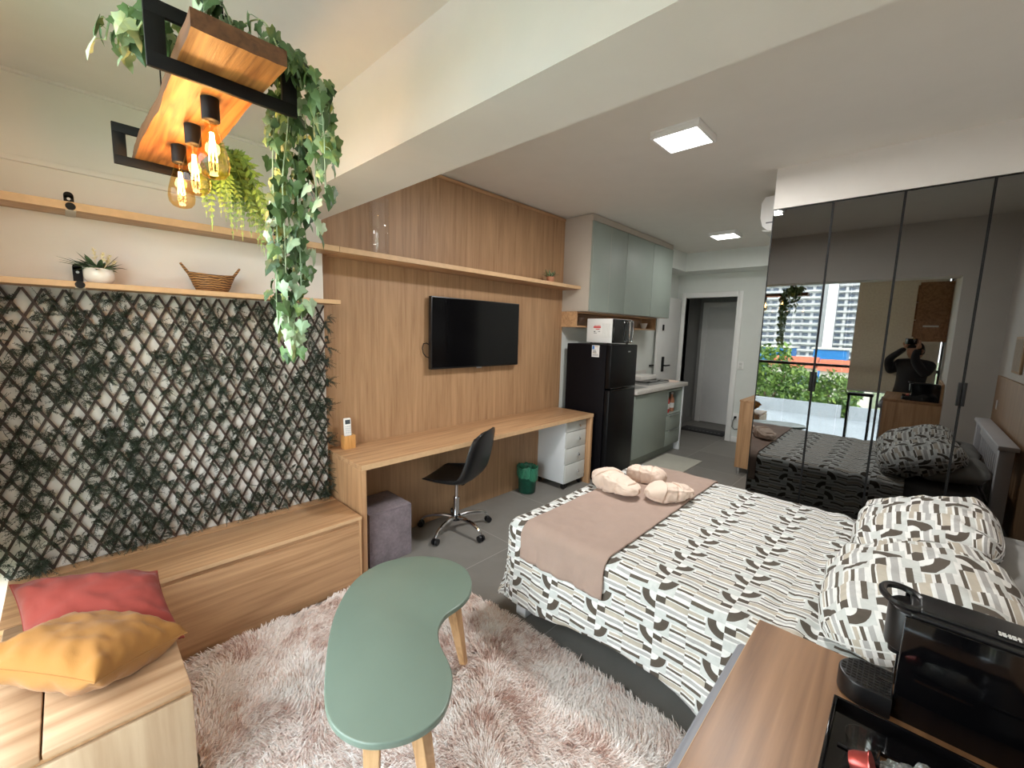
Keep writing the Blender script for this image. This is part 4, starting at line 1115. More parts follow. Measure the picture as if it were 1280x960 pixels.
def plate(name, label, c, n, parent=None):
    t = thing(name, label, 'outlet', c)
    x, y, z = c
    MB().box(x-0.008, x, y-0.04, y+0.04, z-0.062, z+0.062, 0.003).build('plate', M['whitepl'], t)
    for k in range(n): MB().box(x-0.0105, x-0.008, y-0.02, y+0.02, z-0.045+k*0.05, z-0.008+k*0.05, 0.002).build('switch_key', M['greylam'], t)
    return t
plate('light_switch', 'white double light switch on the wall right of the doorway', (6.94, 1.845, 1.17), 2)
t = plate('wall_outlet', 'low white wall outlet with a black plug right of the doorway', (6.94, 1.845, 0.385), 1)
MB().box(6.90, 6.932, 1.83, 1.86, 0.37, 0.40, 0.004).tube([(6.90, 1.845, 0.38), (6.87, 1.86, 0.34), (6.88, 1.87, 0.24), (6.9, 1.84, 0.2), (6.92, 1.80, 0.21)], 0.005, 6).build('plug_cord', M['black'], t)

t = thing('air_conditioner', 'white split air conditioner high on the wall behind the wardrobe', 'air conditioner', (4.56, 0.95, 2.5))
m = MB(); pf_ = [(0.855, 2.48), (0.99, 2.49), (1.035, 2.53), (1.055, 2.60), (1.055, 2.72), (1.03, 2.765), (0.855, 2.775)]
vs = [(x, y, z) for x in (4.13, 4.99) for y, z in pf_]; k = len(pf_)
m.add(vs, [tuple(range(k)), tuple(range(2*k-1, k-1, -1))]+[(i, i+k, (i+1) % k+k, (i+1) % k) for i in range(k)])
m.build('casing', M['whitepl'], t, ang=25)
MB().box(4.16, 4.96, 0.93, 1.04, 2.484, 2.494, rot=Matrix.Rotation(math.radians(14), 3, 'X')).build('air_flap', M['greylam'], t)
MB().box(4.128, 4.131, 0.90, 1.01, 2.55, 2.56).build('side_slot', M['greyprint'], t)

t = thing('shoe_cabinet', 'oak cabinet with steel feet on the wall behind the wardrobe', 'cabinet', (5.8, 1.12, 0))
MB().box(5.33, 6.30, 0.853, 1.385, 0.075, 0.855, 0.003).build('cabinet_body', M['oakz'], t)
MB().box(5.325, 6.305, 0.853, 1.39, 0.855, 0.875, 0.002).build('cabinet_top', M['oakx'], t)
for x in (5.36, 6.26):
    for y in (0.89, 1.345): MB().cyl((x, y, 0), (x, y, 0.078), 0.018, 0.022, 14).build('foot', M['chrome'], t)

# ------------------------------------------------------------------ wardrobe with smoked mirror doors
t = thing('wardrobe', 'tall wardrobe with four smoked mirror doors reflecting the window and bed', 'wardrobe', (3.95, 0.12, 0))
MB().box(3.672, 4.248, -0.615, 0.845, 0.0, 2.530).build('carcass', M['dark'], t)
ys = (0.850, 0.494, 0.134, -0.238, -0.612)
for a, b in zip(ys[:-1], ys[1:]):
    d = MB().box(3.650, 3.671, b+0.004, a-0.004, 0.045, 2.522, 0.0015, 1).build('mirror_door', M['mirror'], t)
    m = MB()
    for y in (a-0.0062, b+0.0002): m.box(3.6465, 3.6715, y, y+0.006, 0.045, 2.526)
    m.box(3.648, 3.6715, b+0.004, a-0.004, 2.522, 2.526).box(3.648, 3.6715, b+0.004, a-0.004, 0.040, 0.045)
    m.build('door_edge', M['black'], d)
for y in (0.494, -0.238):
    m = MB()
    for s in (-1, 1): m.box(3.634, 3.650, y+s*0.010-0.0085, y+s*0.010+0.0085, 1.225, 1.365, 0.002)
    m.build('door_handle', M['black'], t)
# ------------------------------------------------------------------ bed
BX0, BX1, BY0, BY1, BZ = 1.665, 3.075, -0.44, 1.475, 0.565
t = thing('wooden_bed', 'white painted wooden bed frame with a slatted headboard', 'bed', (2.37, 0.5, 0))
for x in (1.660, 3.000):
    MB().box(x, x+0.075, 1.415, 1.485, 0, 0.30, 0.004).build('leg', M['pine'], t)
    MB().box(x, x+0.075, -0.560, -0.490, 0, 0.90, 0.004).build('headboard_post', M['pine'], t)
for x in (1.662, 3.050): MB().box(x, x+0.024, -0.49, 1.415, 0.16, 0.29, 0.003).build('side_rail', M['pine'], t)
MB().box(1.735, 3.0, 1.44, 1.465, 0.16, 0.29, 0.003).build('foot_rail', M['pine'], t)
MB().box(1.63, 3.105, -0.575, -0.478, 0.90, 0.93, 0.005).build('headboard_rail', M['pine'], t)
MB().box(1.735, 3.0, -0.545, -0.515, 0.80, 0.90, 0.003).build('headboard_rail', M['pine'], t)
MB().box(1.735, 3.0, -0.545, -0.515, 0.36, 0.44, 0.003).build('headboard_rail', M['pine'], t)
for k in range(13):
    x = 1.785+k*0.0965
    MB().box(x, x+0.035, -0.54, -0.522, 0.44, 0.80, 0.002).build('headboard_slat', M['pine'], t)
t = thing('mattress', 'grey mattress on the white bed frame under the printed quilt', 'mattress', (2.37, 0.5, 0.29))
MB().box(1.690, 3.045, -0.47, 1.435, 0.291, 0.545, 0.04, 4).build('mattress_body', M['mattress'], t)

def drape(a, b, lift=0.0, wob=1.0, gather=0.0):
    """cloth coordinates (a across, b along) to a draped point"""
    dx = max(BX0-a, 0) or -max(a-BX1, 0); sx_ = -1 if dx > 0 else 1; dx = abs(dx)
    dy = max(b-BY1, 0); L = (dx**7+dy**7)**(1/7); Rr = 0.055
    cx = min(max(a, BX0), BX1); cy = min(b, BY1)
    z = BZ+0.004*fbm(a*5, b*5)+0.003*fbm(a*14, b*10, 3)
    if b < 0.45: z += 0.010*smooth((0.45-b)/0.3)*(math.sin(b*42+2.2*fbm(a*2.5, b*2))*0.7+fbm(a*7, b*16, 2))
    if L <= 1e-6:
        # ease towards the rounded edge
        return Vector((cx, cy, z+lift))
    hy = math.hypot(dx, dy); ux, uy = sx_*dx/hy, dy/hy
    if L < Rr*PI/2:
        g = L/Rr; out = Rr*math.sin(g); dr = Rr*(1-math.cos(g)); ng = g
    else:
        q = L-Rr*PI/2; s = b*7.0 if dx > dy else a*7.0
        wv = (0.5+0.5*math.sin(s+1.3*fbm(s*0.3, 2)))
        out = Rr+q*(0.02+0.13*wob*wv*min(1, q/0.25)); dr = Rr+q*(0.985-0.02*wv); ng = PI/2
        if gather: out += gather*min(1, q/0.06)*(math.sin(b*62+2.5*fbm(b*6, 1))+0.6*math.sin(b*27+1)+0.6)
    p = Vector((cx+ux*out, cy+uy*out, z-dr))
    n = Vector((ux*math.sin(ng), uy*math.sin(ng), math.cos(ng)))
    p += n*(lift+0.004*fbm(a*9, b*9, 8)*min(1, L/0.1))
    if p.z < 0.02: p.z = 0.02
    return p
def cloth(name, t, mat, a0, a1, b0, b1, na, nb, lift, thick, uv=True, hem=0.0, gather=0.0):
    m = MB()
    def ab(i, j):
        a = mix(a0, a1, i/(na-1)); b = mix(b0, b1, j/(nb-1))
        if hem:
            s = b*4.5
            if a < BX0: a = BX0-(BX0-a)*(1+hem*math.sin(s+0.8))
            if b > BY1: b = BY1+(b-BY1)*(1+hem*math.sin(a*6))
        return a, b
    m.grid(lambda i, j: drape(*ab(i, j), lift, 1.0, gather), na, nb, uvfn=(lambda i, j: (ab(i, j)[1], ab(i, j)[0])) if uv else None)
    # grid runs a then b: flip so normals point up
    o = m.build(name, mat, t, ang=80)
    md = o.modifiers.new('thick', 'SOLIDIFY'); md.thickness = thick; md.offset = 1.0
    return o
t = thing('quilt', 'quilt printed with taupe and white bars and quarter rings, spread over the bed', 'quilt', (2.37, 0.6, BZ))
cloth('quilt_cloth', t, M['quilt'], BX0-0.445, BX1+0.36, -0.06, BY1+0.40, 130, 150, 0.0, 0.008, hem=0.10)
t = thing('bed_throw', 'dusty pink throw laid across the foot of the bed', 'throw', (2.37, 1.15, BZ))
cloth('throw_cloth', t, M['throw'], BX0-0.20, BX1+0.26, 0.905, 1.405, 130, 110, 0.012, 0.010, uv=False, gather=0.0055)

# pillows
def cushion(name, label, cat, mat, c, sx_, sy_, th, rot, seam=True, group=None, uvs=None, wr=0.010, seed=0, sag=0.0, puff=False, sub='cover'):
    """soft cushion; c centre, half sizes sx_, sy_, thickness th, rot 3x3"""
    t = thing(name, label, cat, c, group)
    m = MB(); n = 41; c = Vector(c)
    def pt(i, j, s):
        u_ = -1+2*i/(n-1); v_ = -1+2*j/(n-1)
        uu = math.sin(u_*PI/2); vv = math.sin(v_*PI/2)
        if puff: e = 1-0.13*abs(vv)**4; e2 = 1-0.13*abs(uu)**4
        else: e = 1-0.07*(1-abs(vv)**2)*abs(uu)**6; e2 = 1-0.07*(1-abs(uu)**2)*abs(vv)**6
        h = max(0, (1-abs(uu)**2.6))**0.48*max(0, (1-abs(vv)**2.6))**0.48
        cr_ = (abs(uu)*abs(vv))**1.5
        w = wr*(fbm(uu*3+seed, vv*3, s)*0.8+cr_*1.6*math.sin(14*math.atan2(abs(vv)+.01, abs(uu)+.01)+seed))*min(1, h*3)
        x = uu*sx_*e; y = vv*sy_*e2
        z = s*(th/2*h)+w-sag*(uu*uu+vv*vv)*0.5
        return c+rot @ Vector((x, y, z))
    def uv(i, j):
        if not uvs: return (0, 0)
        k = uvs; return ((-1+2*i/(n-1))*sx_*k[0]+k[3], (-1+2*j/(n-1))*sy_*k[1]+k[2])
    m.grid(lambda i, j: pt(i, j, 1), n, n, uvfn=uv)
    b0 = len(m.v)
    k0 = len(m.f)
    m.grid(lambda i, j: pt(i, j, -1), n, n, uvfn=uv)
    for q in range(k0, len(m.f)):
        m.f[q] = tuple(reversed(m.f[q])); m.uv[q] = list(reversed(m.uv[q]))
    bm = m
    o = m.build(sub, mat, t, ang=75)
    bmm = bmesh.new(); bmm.from_mesh(o.data); bmesh.ops.remove_doubles(bmm, verts=bmm.verts, dist=0.0004); bmm.to_mesh(o.data); bmm.free()
    if seam:
        per = [pt(i, 0, 0) for i in range(n)]+[pt(n-1, j, 0) for j in range(1, n)]+[pt(i, n-1, 0) for i in range(n-2, -1, -1)]+[pt(0, j, 0) for j in range(n-2, 0, -1)]
        MB().tube(per, 0.0028, 6, closed=True).build('seam', mat, t)
    return t
def eul(x, y, z): return (Matrix.Rotation(math.radians(z), 3, 'Z') @ Matrix.Rotation(math.radians(y), 3, 'Y') @ Matrix.Rotation(math.radians(x), 3, 'X'))
cushion('pillow', 'flat grey pillow at the headboard behind the nearer printed pillow', 'pillow', M['greypillow'], (2.02, -0.30, 0.645), 0.32, 0.20, 0.15, eul(-8, 0, 0), seed=1, puff=True, group='grey pillows at the headboard')
cushion('pillow', 'flat grey pillow at the headboard behind the farther printed pillow', 'pillow', M['greypillow'], (2.72, -0.30, 0.645), 0.32, 0.20, 0.15, eul(-8, 0, 0), seed=2, puff=True, group='grey pillows at the headboard')
cushion('pillow', 'printed pillow nearer the coffee machine, leaning toward the headboard', 'pillow', M['sham'], (2.025, -0.095, 0.690), 0.380, 0.270, 0.25, eul(-20, 0, 3), uvs=(1, 1, 0.03, 0.1), seed=4, wr=0.020, puff=True, group='printed pillows on the bed')
cushion('pillow', 'printed pillow nearer the mirror wardrobe, leaning toward the headboard', 'pillow', M['sham'], (2.76, -0.125, 0.700), 0.345, 0.255, 0.25, eul(-19, -2, -2), uvs=(1, 1, 0.07, 0.3), seed=9, wr=0.020, puff=True, group='printed pillows on the bed')

# towels on the throw: folded bundles
def towel(label, c, yaw_, L, Wd, H, seed, roll=False):
    t = thing('folded_towel', label, 'towel', (c[0], c[1], BZ+0.024), 'cream towels on the throw')
    rot = Matrix.Rotation(yaw_, 3, 'Z'); c = Vector(c); m = MB(); nu, nv = 64, 56
    def pt(i, j):
        s = -1+2*i/(nu-1); a = 2*PI*j/nv
        ex = 1-abs(s)**5; k = max(0.0, ex)**0.5
        prof_ = 1.0 if roll else (0.78+0.22*math.cos(PI*(s+0.25)))
        ca, sa = math.cos(a), math.sin(a); p = 0.62
        y = Wd/2*math.copysign(abs(ca)**p, ca)*k*(0.9+0.1*prof_); z = H/2*math.copysign(abs(sa)**p, sa)*k*prof_
        w = 1+0.13*fbm(s*2.6+seed, ca*2.2, sa*2.2)+0.035*math.sin(5*a+seed+s*4)+0.05*abs(noise.noise((s*6+seed, ca*3, sa*3)))
        fr_ = ((s*1.7+a/(2*PI)*(1 if not roll else 0)+seed*0.37) % 1.0)-0.5
        w -= 0.16*math.exp(-(fr_/0.07)**2)*(1-abs(s)**4)
        v = Vector((s*L/2*(1-0.05*abs(ca)), y*w, z*w))
        if z < 0: v.z = max(v.z, -H/2*0.86)
        return c+rot @ v+Vector((0, 0, H/2*0.86))
    m.grid(pt, nu, nv, cv=True)
    m.build('towel_body', M['towel'], t, ang=80)
    def sheet(name, f, n1=14, n2=12):
        q = MB(); q.grid(lambda i, j: c+rot @ f(i/(n1-1), j/(n2-1))+Vector((0, 0, H/2*0.86)), n1, n2)
        o = q.build(name, M['towel'], t, ang=80); md = o.modifiers.new('t', 'SOLIDIFY'); md.thickness = 0.012; md.offset = 0
        return o
    if not roll:
        # a diagonal flap wrapped over the bundle and a tucked band
        def flap(u_, v_):
            s = mix(-0.95, 0.15-0.7*v_, u_); a = mix(-0.35, PI+0.1, v_)
            k = max(0.02, 1-abs(s)**5)**0.5*(0.78+0.22*math.cos(PI*(s+0.25))); ca, sa = math.cos(a), math.sin(a)
            return Vector((s*L/2, (Wd/2*1.06)*math.copysign(abs(ca)**0.62, ca)*k, H/2*1.10*math.copysign(abs(sa)**0.62, sa)*k+0.004*fbm(s*4, a*2, seed)))
        sheet('flap', flap)
        def band(u_, v_):
            s = mix(0.30, 0.72, u_); a = mix(-0.3, PI+0.2, v_)
            k = max(0.02, 1-abs(s)**5)**0.5*(0.80+0.22*math.cos(PI*(s+0.25))); ca, sa = math.cos(a), math.sin(a)
            return Vector((s*L/2, (Wd/2*1.05)*math.copysign(abs(ca)**0.62, ca)*k, H/2*1.14*math.copysign(abs(sa)**0.62, sa)*k+0.006*fbm(s*5, a*2, seed+3)))
        sheet('band', band)
    return t
zt = BZ+0.022
towel('larger cream towel bundle on the throw, nearest the drawer pedestal', (2.375, 1.30, zt), math.radians(-105), 0.385, 0.165, 0.130, 1)
towel('smaller cream towel bundle on the throw, nearest the pillows', (2.50, 0.995, zt), math.radians(-32), 0.33, 0.15, 0.110, 5)
towel('rolled cream towel lying behind the two towel bundles', (2.69, 1.24, zt), math.radians(-70), 0.27, 0.12, 0.115, 8, True)

# panel on the wall behind the bed and a small picture above it, seen in the mirror
t = thing('headboard_panel', 'oak panel on the wall behind the bed headboard, seen in the mirror', 'wall panel', (2.4, -0.61, 1.0))
MB().box(1.36, 3.62, -0.62, -0.600, 0.30, 1.31, 0.003).build('panel_board', M['panel'], t)
MB().box(1.60, 1.65, -0.6, -0.592, 1.02, 1.10, 0.003).build('wall_switch', M['whitepl'], t)

t = thing('wall_picture', 'small cream picture on the wall above the oak headboard panel, seen in the mirror', 'picture', (2.15, -0.61, 1.5))
MB().box(1.98, 2.34, -0.62, -0.603, 1.37, 1.66, 0.003).build('frame', M['edge'], t)
MB().box(2.0, 2.32, -0.604, -0.601, 1.39, 1.64).build('picture_print', M['blind'], t)

# ------------------------------------------------------------------ oak counter, coffee corner
CZ = 0.960
t = thing('counter', 'oak counter cabinet holding the coffee machine at the right foreground', 'counter', (0.6, -0.05, 0))
MB().box(0.10, 1.048, -0.285, 0.188, CZ-0.028, CZ, 0.002).build('counter_top', M['counter'], t)
MB().box(0.10, 1.0485, 0.1872, 0.1885, CZ-0.027, CZ-0.001).build('edge_band', M['edge'], t)
MB().box(1.015, 1.045, -0.285, 0.180, 0, CZ-0.028, 0.002).build('end_panel', M['oakz'], t)
MB().box(0.10, 0.13, -0.285, 0.180, 0, CZ-0.028, 0.002).build('end_panel', M['oakz'], t)
MB().box(0.13, 1.015, -0.27, -0.25, 0.05, CZ-0.028).build('back_panel', M['oakz'], t)
MB().box(0.13, 1.015, -0.285, 0.150, 0.45, 0.47).build('inner_shelf', M['oakz'], t)
for a, b in ((0.132, 0.572), (0.576, 1.013)):
    d = MB().box(a, b, 0.178, 0.196, 0.06, CZ-0.04, 0.002).build('door', M['greyblue'], t)
    MB().cyl((b-0.04 if a < 0.3 else a+0.34, 0.196, 0.86), (b-0.04 if a < 0.3 else a+0.34, 0.214, 0.86), 0.012, 0.014, 14).build('door_knob', M['greyprint'], d)
MB().box(0.11, 1.046, 0.189, 0.226, CZ-0.115, CZ-0.072, 0.012, 3).build('towel_bar', M['greyblue'], t)
t = thing('splashboard', 'low oak board standing at the wall end of the counter, seen in the mirror', 'board', (0.6, -0.27, CZ))
MB().box(0.30, 1.02, -0.283, -0.262, CZ, CZ+0.20, 0.002).build('board', M['oakx'], t)

t = thing('coffee_machine', 'glossy black capsule coffee machine on the oak counter', 'coffee machine', (0.98, -0.13, CZ))
BXa, BXb = 0.928, 1.030
MB().box(BXa+0.004, BXb-0.004, -0.255, -0.042, CZ+0.002, CZ+0.184, 0.008, 3).build('body', M['gloss'], t)
m = MB().box(BXa, BXa+0.006, -0.258, -0.038, CZ, CZ+0.186, 0.002).box(BXb-0.006, BXb, -0.258, -0.038, CZ, CZ+0.186, 0.002)
m.build('side_panel', M['gloss'], t)
poly = []
for k in range(13):
    a = PI*k/12; poly.append((0.979+0.036*math.cos(a), -0.046+0.030*math.sin(a)))
poly += [(0.943, -0.07), (1.015, -0.07)]
MB().prism(poly, CZ+0.110, CZ+0.184, 0.004).build('brew_head', M['blackpl'], t)
MB().cyl((0.979, -0.034, CZ+0.092), (0.979, -0.034, CZ+0.112), 0.010, 0.012, 14).build('spout', M['blackpl'], t)
MB().box(BXa+0.006, BXb-0.006, -0.250, -0.044, CZ+0.183, CZ+0.192, 0.004, 3).build('lid', M['blackpl'], t)
ringp = [(0.979+0.036*math.cos(2*PI*k/28), -0.034+0.028*math.sin(2*PI*k/28), CZ+0.196+0.004*math.sin(2*PI*k/28)) for k in range(28)]
m = MB().tube(ringp, 0.0058, 8, closed=True).box(0.945, 1.013, -0.20, -0.055, CZ+0.190, CZ+0.198, 0.004, 3)
m.build('lever', M['blackpl'], t)
lg = MB().box(0.946, 0.962, -0.168, -0.140, CZ+0.1975, CZ+0.199, 0.0005).build('badge', M['gloss'], t)
m = MB()
for k in range(5): m.box(0.948, 0.960, -0.165+k*0.005, -0.162+k*0.005+(0.001 if k % 2 else 0), CZ+0.1988, CZ+0.1996)
m.box(0.953, 0.955, -0.165, -0.142, CZ+0.1988, CZ+0.1996)
m.build('badge_print', M['whitepl'], lg)
# drip tray with a perforated grid
poly = []
for k in range(17):
    a = PI*k/16; poly.append((0.955+0.041*math.cos(a), 0.000+0.038*math.sin(a)))
poly += [(0.914, -0.038), (0.996, -0.038)]
dt = MB().prism(poly, CZ+0.001, CZ+0.040, 0.003).build('drip_tray', M['blackpl'], t)
m = MB()
for i in range(9):
    for j in range(9):
        x = 0.922+i*0.0083; y = -0.032+j*0.0078
        if ((x-0.955)/0.036)**2+(max(0, y)/0.032)**2 > 1: continue
        m.box(x-0.0018, x+0.0018, y-0.003, y+0.003, CZ+0.0395, CZ+0.0407)
m.build('grid_hole', M['gloss'], dt)
MB().box(0.958, 0.964, -0.036, -0.016, CZ+0.0398, CZ+0.0412).build('grid_slot', M['gloss'], dt)

t = thing('serving_tray', 'black serving tray with a cut-out handle on the counter beside the coffee machine', 'tray', (0.73, -0.1, CZ))
tx0, tx1, ty0, ty1 = 0.50, 0.886, -0.245, 0.036
m = MB()
sl = (0.802, 0.822, -0.135, -0.030)
for x0, x1, y0, y1 in ((tx0, sl[0], ty0, ty1), (sl[1], tx1, ty0, ty1), (sl[0], sl[1], ty0, sl[2]), (sl[0], sl[1], sl[3], ty1)):
    m.box(x0, x1, y0, y1, CZ+0.002, CZ+0.008)
m.build('tray_base', M['gloss'], t, ang=0)
m = MB().box(tx0, tx1, ty1-0.006, ty1, CZ+0.001, CZ+0.022, 0.002).box(tx0, tx1, ty0, ty0+0.006, CZ+0.001, CZ+0.022, 0.002).box(tx0, tx0+0.006, ty0, ty1, CZ+0.001, CZ+0.022, 0.002).box(tx1-0.006, tx1, ty0, ty1, CZ+0.001, CZ+0.022, 0.002)
m.build('tray_rim', M['gloss'], t)
MB().tube([(0.79, 0.02, CZ+0.010), (0.79, -0.24, CZ+0.010)], 0.0022, 6).build('tray_groove', M['blackpl'], t)
t = thing('coffee_capsule', 'red foil coffee capsule lying in the black serving tray', 'capsule', (0.752, 0.0, CZ+0.008))
m = MB().lathe([(0.0, 0.0), (0.012, 0.0), (0.0145, 0.006), (0.0165, 0.022), (0.0185, 0.024), (0.0185, 0.0255), (0.0, 0.0262)], (0, 0, 0), 28, (False, False))
m.xf(Matrix.Translation((0.750, 0.002, CZ+0.026)) @ Matrix.Rotation(math.radians(70), 4, 'X') @ Matrix.Rotation(math.radians(20), 4, 'Z')); m.build('capsule_body', M['copper'], t, ang=50)
t = thing('coffee_glass', 'small clear glass with a pale rim in the black serving tray', 'glass', (0.785, -0.005, CZ+0.008))
MB().lathe([(0.0, 0.001), (0.014, 0.001), (0.017, 0.004), (0.022, 0.035), (0.0208, 0.035), (0.0158, 0.007), (0.0, 0.005)], (0.788, -0.008, CZ+0.008), 28, (False, False)).build('glass_body', M['clear'], t, ang=50)
t = thing('wrapping_bag', 'crumpled clear wrapping lying on the serving tray at the bottom edge', 'wrapping', (0.79, -0.1, CZ+0.01))
bm = bmesh.new(); bmesh.ops.create_icosphere(bm, subdivisions=4, radius=1)
for v in bm.verts:
    p = v.co; k = 1+0.30*noise.noise(p*3.0)+0.22*abs(noise.noise(p*7.0))+0.14*noise.noise(p*15)
    v.co = Vector((0.758+p.x*0.036*k, -0.085+p.y*0.050*k, CZ+0.028+max(-0.019, p.z*0.022*k)))
m = MB(); m._bm(bm); m.build('bag', M['foil'], t, ang=0)

# things at the window end of the counter, seen only in the mirror, and the window blinds
t = thing('hanging_cupboard', 'brown oak wall cupboard above the photographer, seen in the mirror', 'cupboard', (-0.18, -0.14, 1.6))
MB().box(-0.39, -0.05, -0.283, 0.012, 1.60, 2.33, 0.003).build('cupboard_body', M['counter'], t)
m = MB()
for k in range(3): m.box(-0.32, -0.10, 0.012, 0.030, 1.66+k*0.22, 1.86+k*0.22, 0.002)
m.build('door_slat', M['counter'], t)
MB().box(-0.05, -0.046, -0.20, -0.06, 1.78, 1.80).build('groove', M['greylam'], t)
t = thing('console_table', 'narrow black console table below the blind, seen in the mirror', 'table', (-0.28, 0.45, 0))
MB().box(-0.38, -0.19, 0.32, 0.60, 0.83, 0.86, 0.003).build('table_top', M['black'], t)
for y in (0.33, 0.57): MB().box(-0.37, -0.20, y, y+0.025, 0, 0.83, 0.002).build('table_leg', M['black'], t)
t = thing('roller_blind', 'ivory roller blind lowered on the right part of the window, seen in the mirror', 'blind', (-0.36, 0.2, 2.4))
MB().box(-0.395, -0.325, -0.28, 0.66, 2.42, 2.52, 0.006).build('cassette', M['whitepl'], t)
MB().box(-0.389, -0.386, -0.25, 0.63, 0.90, 2.43).build('blind_fabric', M['blind'], t)
MB().box(-0.393, -0.382, -0.25, 0.63, 0.88, 0.905, 0.003).build('bottom_bar', M['whitepl'], t)
t = thing('roller_blind', 'rolled-up blind cassette over the open part of the window', 'blind', (-0.36, 1.7, 2.45))
MB().box(-0.395, -0.325, 0.67, 1.99, 2.42, 2.52, 0.006).build('cassette', M['blind'], t)
MB().box(-0.372, -0.35, 0.70, 1.97, 2.40, 2.425, 0.004).build('bottom_bar', M['whitepl'], t)
t = thing('roller_blind', 'unseen ivory roller blind at the wall end of the window, lowered to dim the trellis wall', 'blind', (-0.36, 2.4, 2.45))
MB().box(-0.395, -0.325, 2.01, 2.76, 2.42, 2.52, 0.006).build('cassette', M['blind'], t)
MB().box(-0.362, -0.358, 2.03, 2.74, 0.52, 2.43).build('blind_fabric', M['blind'], t)  # unseen fabric, added to cut the daylight on the trellis wall
MB().box(-0.366, -0.354, 2.03, 2.74, 0.50, 0.525, 0.003).build('bottom_bar', M['whitepl'], t)
m = MB()
for k in range(150): m.cyl((-0.335, 2.66, 2.44-k*0.012), (-0.335, 2.66, 2.449-k*0.012), 0.0024, 0.0024, 6)
m.build('bead_chain', M['whitepl'], t)
MB().box(-0.345, -0.325, 2.63, 2.69, 0.56, 0.66, 0.009, 3).build('chain_weight', M['whitepl'], t)
# ------------------------------------------------------------------ coffee table, rug, cushions
TZ = 0.44
OUT = [(0.516, 1.313), (0.61, 1.495), (0.706, 1.631), (0.841, 1.757), (0.982, 1.799), (1.095, 1.77), (1.19, 1.705), (1.256, 1.595), (1.269, 1.482), (1.224, 1.377), (1.146, 1.304), (1.07, 1.277), (0.992, 1.271), (0.93, 1.236), (0.89, 1.186), (0.865, 1.129), (0.842, 1.057), (0.814, 1.004), (0.768, 0.957), (0.712, 0.92), (0.654, 0.912), (0.598, 0.923), (0.546, 0.95), (0.498, 0.993), (0.467, 1.054), (0.456, 1.12), (0.468, 1.198)]
def closed_spline(pts, k=5):
    o = []; n = len(pts)
    for i in range(n):
        p0, p1, p2, p3 = [Vector((*pts[(i+d) % n], 0)) for d in (-1, 0, 1, 2)]
        for q in range(k):
            s = q/k; v = 0.5*((2*p1)+(p2-p0)*s+(2*p0-5*p1+4*p2-p3)*s*s+(-p0+3*p1-3*p2+p3)*s**3); o.append((v.x, v.y))
    return o
poly = closed_spline(OUT)
for it in range(3):      # relax
    n = len(poly); poly = [((poly[i-1][0]+2*poly[i][0]+poly[(i+1) % n][0])/4, (poly[i-1][1]+2*poly[i][1]+poly[(i+1) % n][1])/4) for i in range(n)]
t = thing('coffee_table', 'kidney-shaped sage green coffee table with wooden legs on the shaggy rug', 'table', (0.85, 1.35, 0))
if sum(poly[i-1][0]*poly[i][1]-poly[i][0]*poly[i-1][1] for i in range(len(poly))) < 0: poly.reverse()
MB().prism(poly, TZ-0.024, TZ, 0.005).build('table_top', M['greentop'], t, ang=40)
for (ax, ay), (bx, by) in (((0.545, 1.045), (0.500, 0.985)), ((0.665, 0.985), (0.690, 0.920)), ((1.085, 1.345), (1.195, 1.390)), ((0.93, 1.66), (0.90, 1.74))):
    m = MB(); a = Vector((ax, ay, TZ-0.024)); b = Vector((bx, by, 0.004)); w0, w1 = 0.025, 0.0145
    vs = []
    ang = math.atan2(by-ay, bx-ax); ca, sa = math.cos(ang), math.sin(ang)
    for p, w in ((a, w0), (b, w1)):
        for dx, dy in ((-1, -1), (1, -1), (1, 1), (-1, 1)): vs.append(p+Vector(((dx*ca-dy*sa)*w, (dx*sa+dy*ca)*w, 0)))
    m.add(vs, [(0, 1, 2, 3), (7, 6, 5, 4), (0, 4, 5, 1), (1, 5, 6, 2), (2, 6, 7, 3), (3, 7, 4, 0)])
    o = m.build('leg', M['leg'], t, ang=0); md = o.modifiers.new('b', 'BEVEL'); md.width = 0.003; md.segments = 2

RX0, RX1, RY0, RY1 = 0.23, 1.585, -0.25, 2.305
t = thing('shaggy_rug', 'blush and cream shaggy rug on the tiles under the coffee table', 'rug', (0.9, 1.0, 0))
m = MB(); nu, nv = 90, 150
m.grid(lambda i, j: (mix(RX0, RX1, i/(nu-1)), mix(RY0, RY1, j/(nv-1)), 0.003+0.006*(0.5+0.5*fbm(i*0.12, j*0.12))), nu, nv)
base = m.build('rug_base', M['rug'], t, ang=60)
# long soft pile: locks of fibre, one mesh
rp = random.Random(21); verts = []; faces = []
def lock(x, y, far):
    a0 = 6.3*noise.noise((x*1.1+3, y*1.1, 0))+2.4*noise.noise((x*4, y*4, 5))+0.8
    d = Vector((math.cos(a0), math.sin(a0), 0)); n = 7
    for q in range(n):
        a = a0+rp.gauss(0, 0.55); dd = Vector((math.cos(a), math.sin(a), 0)); L = rp.uniform(0.030, 0.055)
        p = Vector((x+rp.gauss(0, 0.006), y+rp.gauss(0, 0.006), 0.004)); hgt = rp.uniform(0.014, 0.036)
        sd = Vector((-dd.y, dd.x, 0)); w = rp.uniform(0.0016, 0.0028); o = len(verts)
        cl = Vector((x, y, 0))+d*0.045
        for k in range(4):
            s = k/3; c = p+dd*L*s**1.2+Vector((0, 0, hgt*math.sin(min(1, s*1.25)*PI/2)-0.012*max(0, s-0.7)/0.3))
            c += (Vector((cl.x, cl.y, c.z))-c)*0.35*s*s
            ww = w*(1-0.75*s)
            verts.append(c-sd*ww); verts.append(c+sd*ww)
        for k in range(3): faces.append((o+2*k, o+2*k+1, o+2*k+3, o+2*k+2))
N = 19000
for k in range(N):
    x = rp.uniform(RX0-0.002, RX1+0.002); y = rp.uniform(RY0, RY1)
    if y < 0.35 and rp.random() < 0.6: continue
    lock(x, y, False)
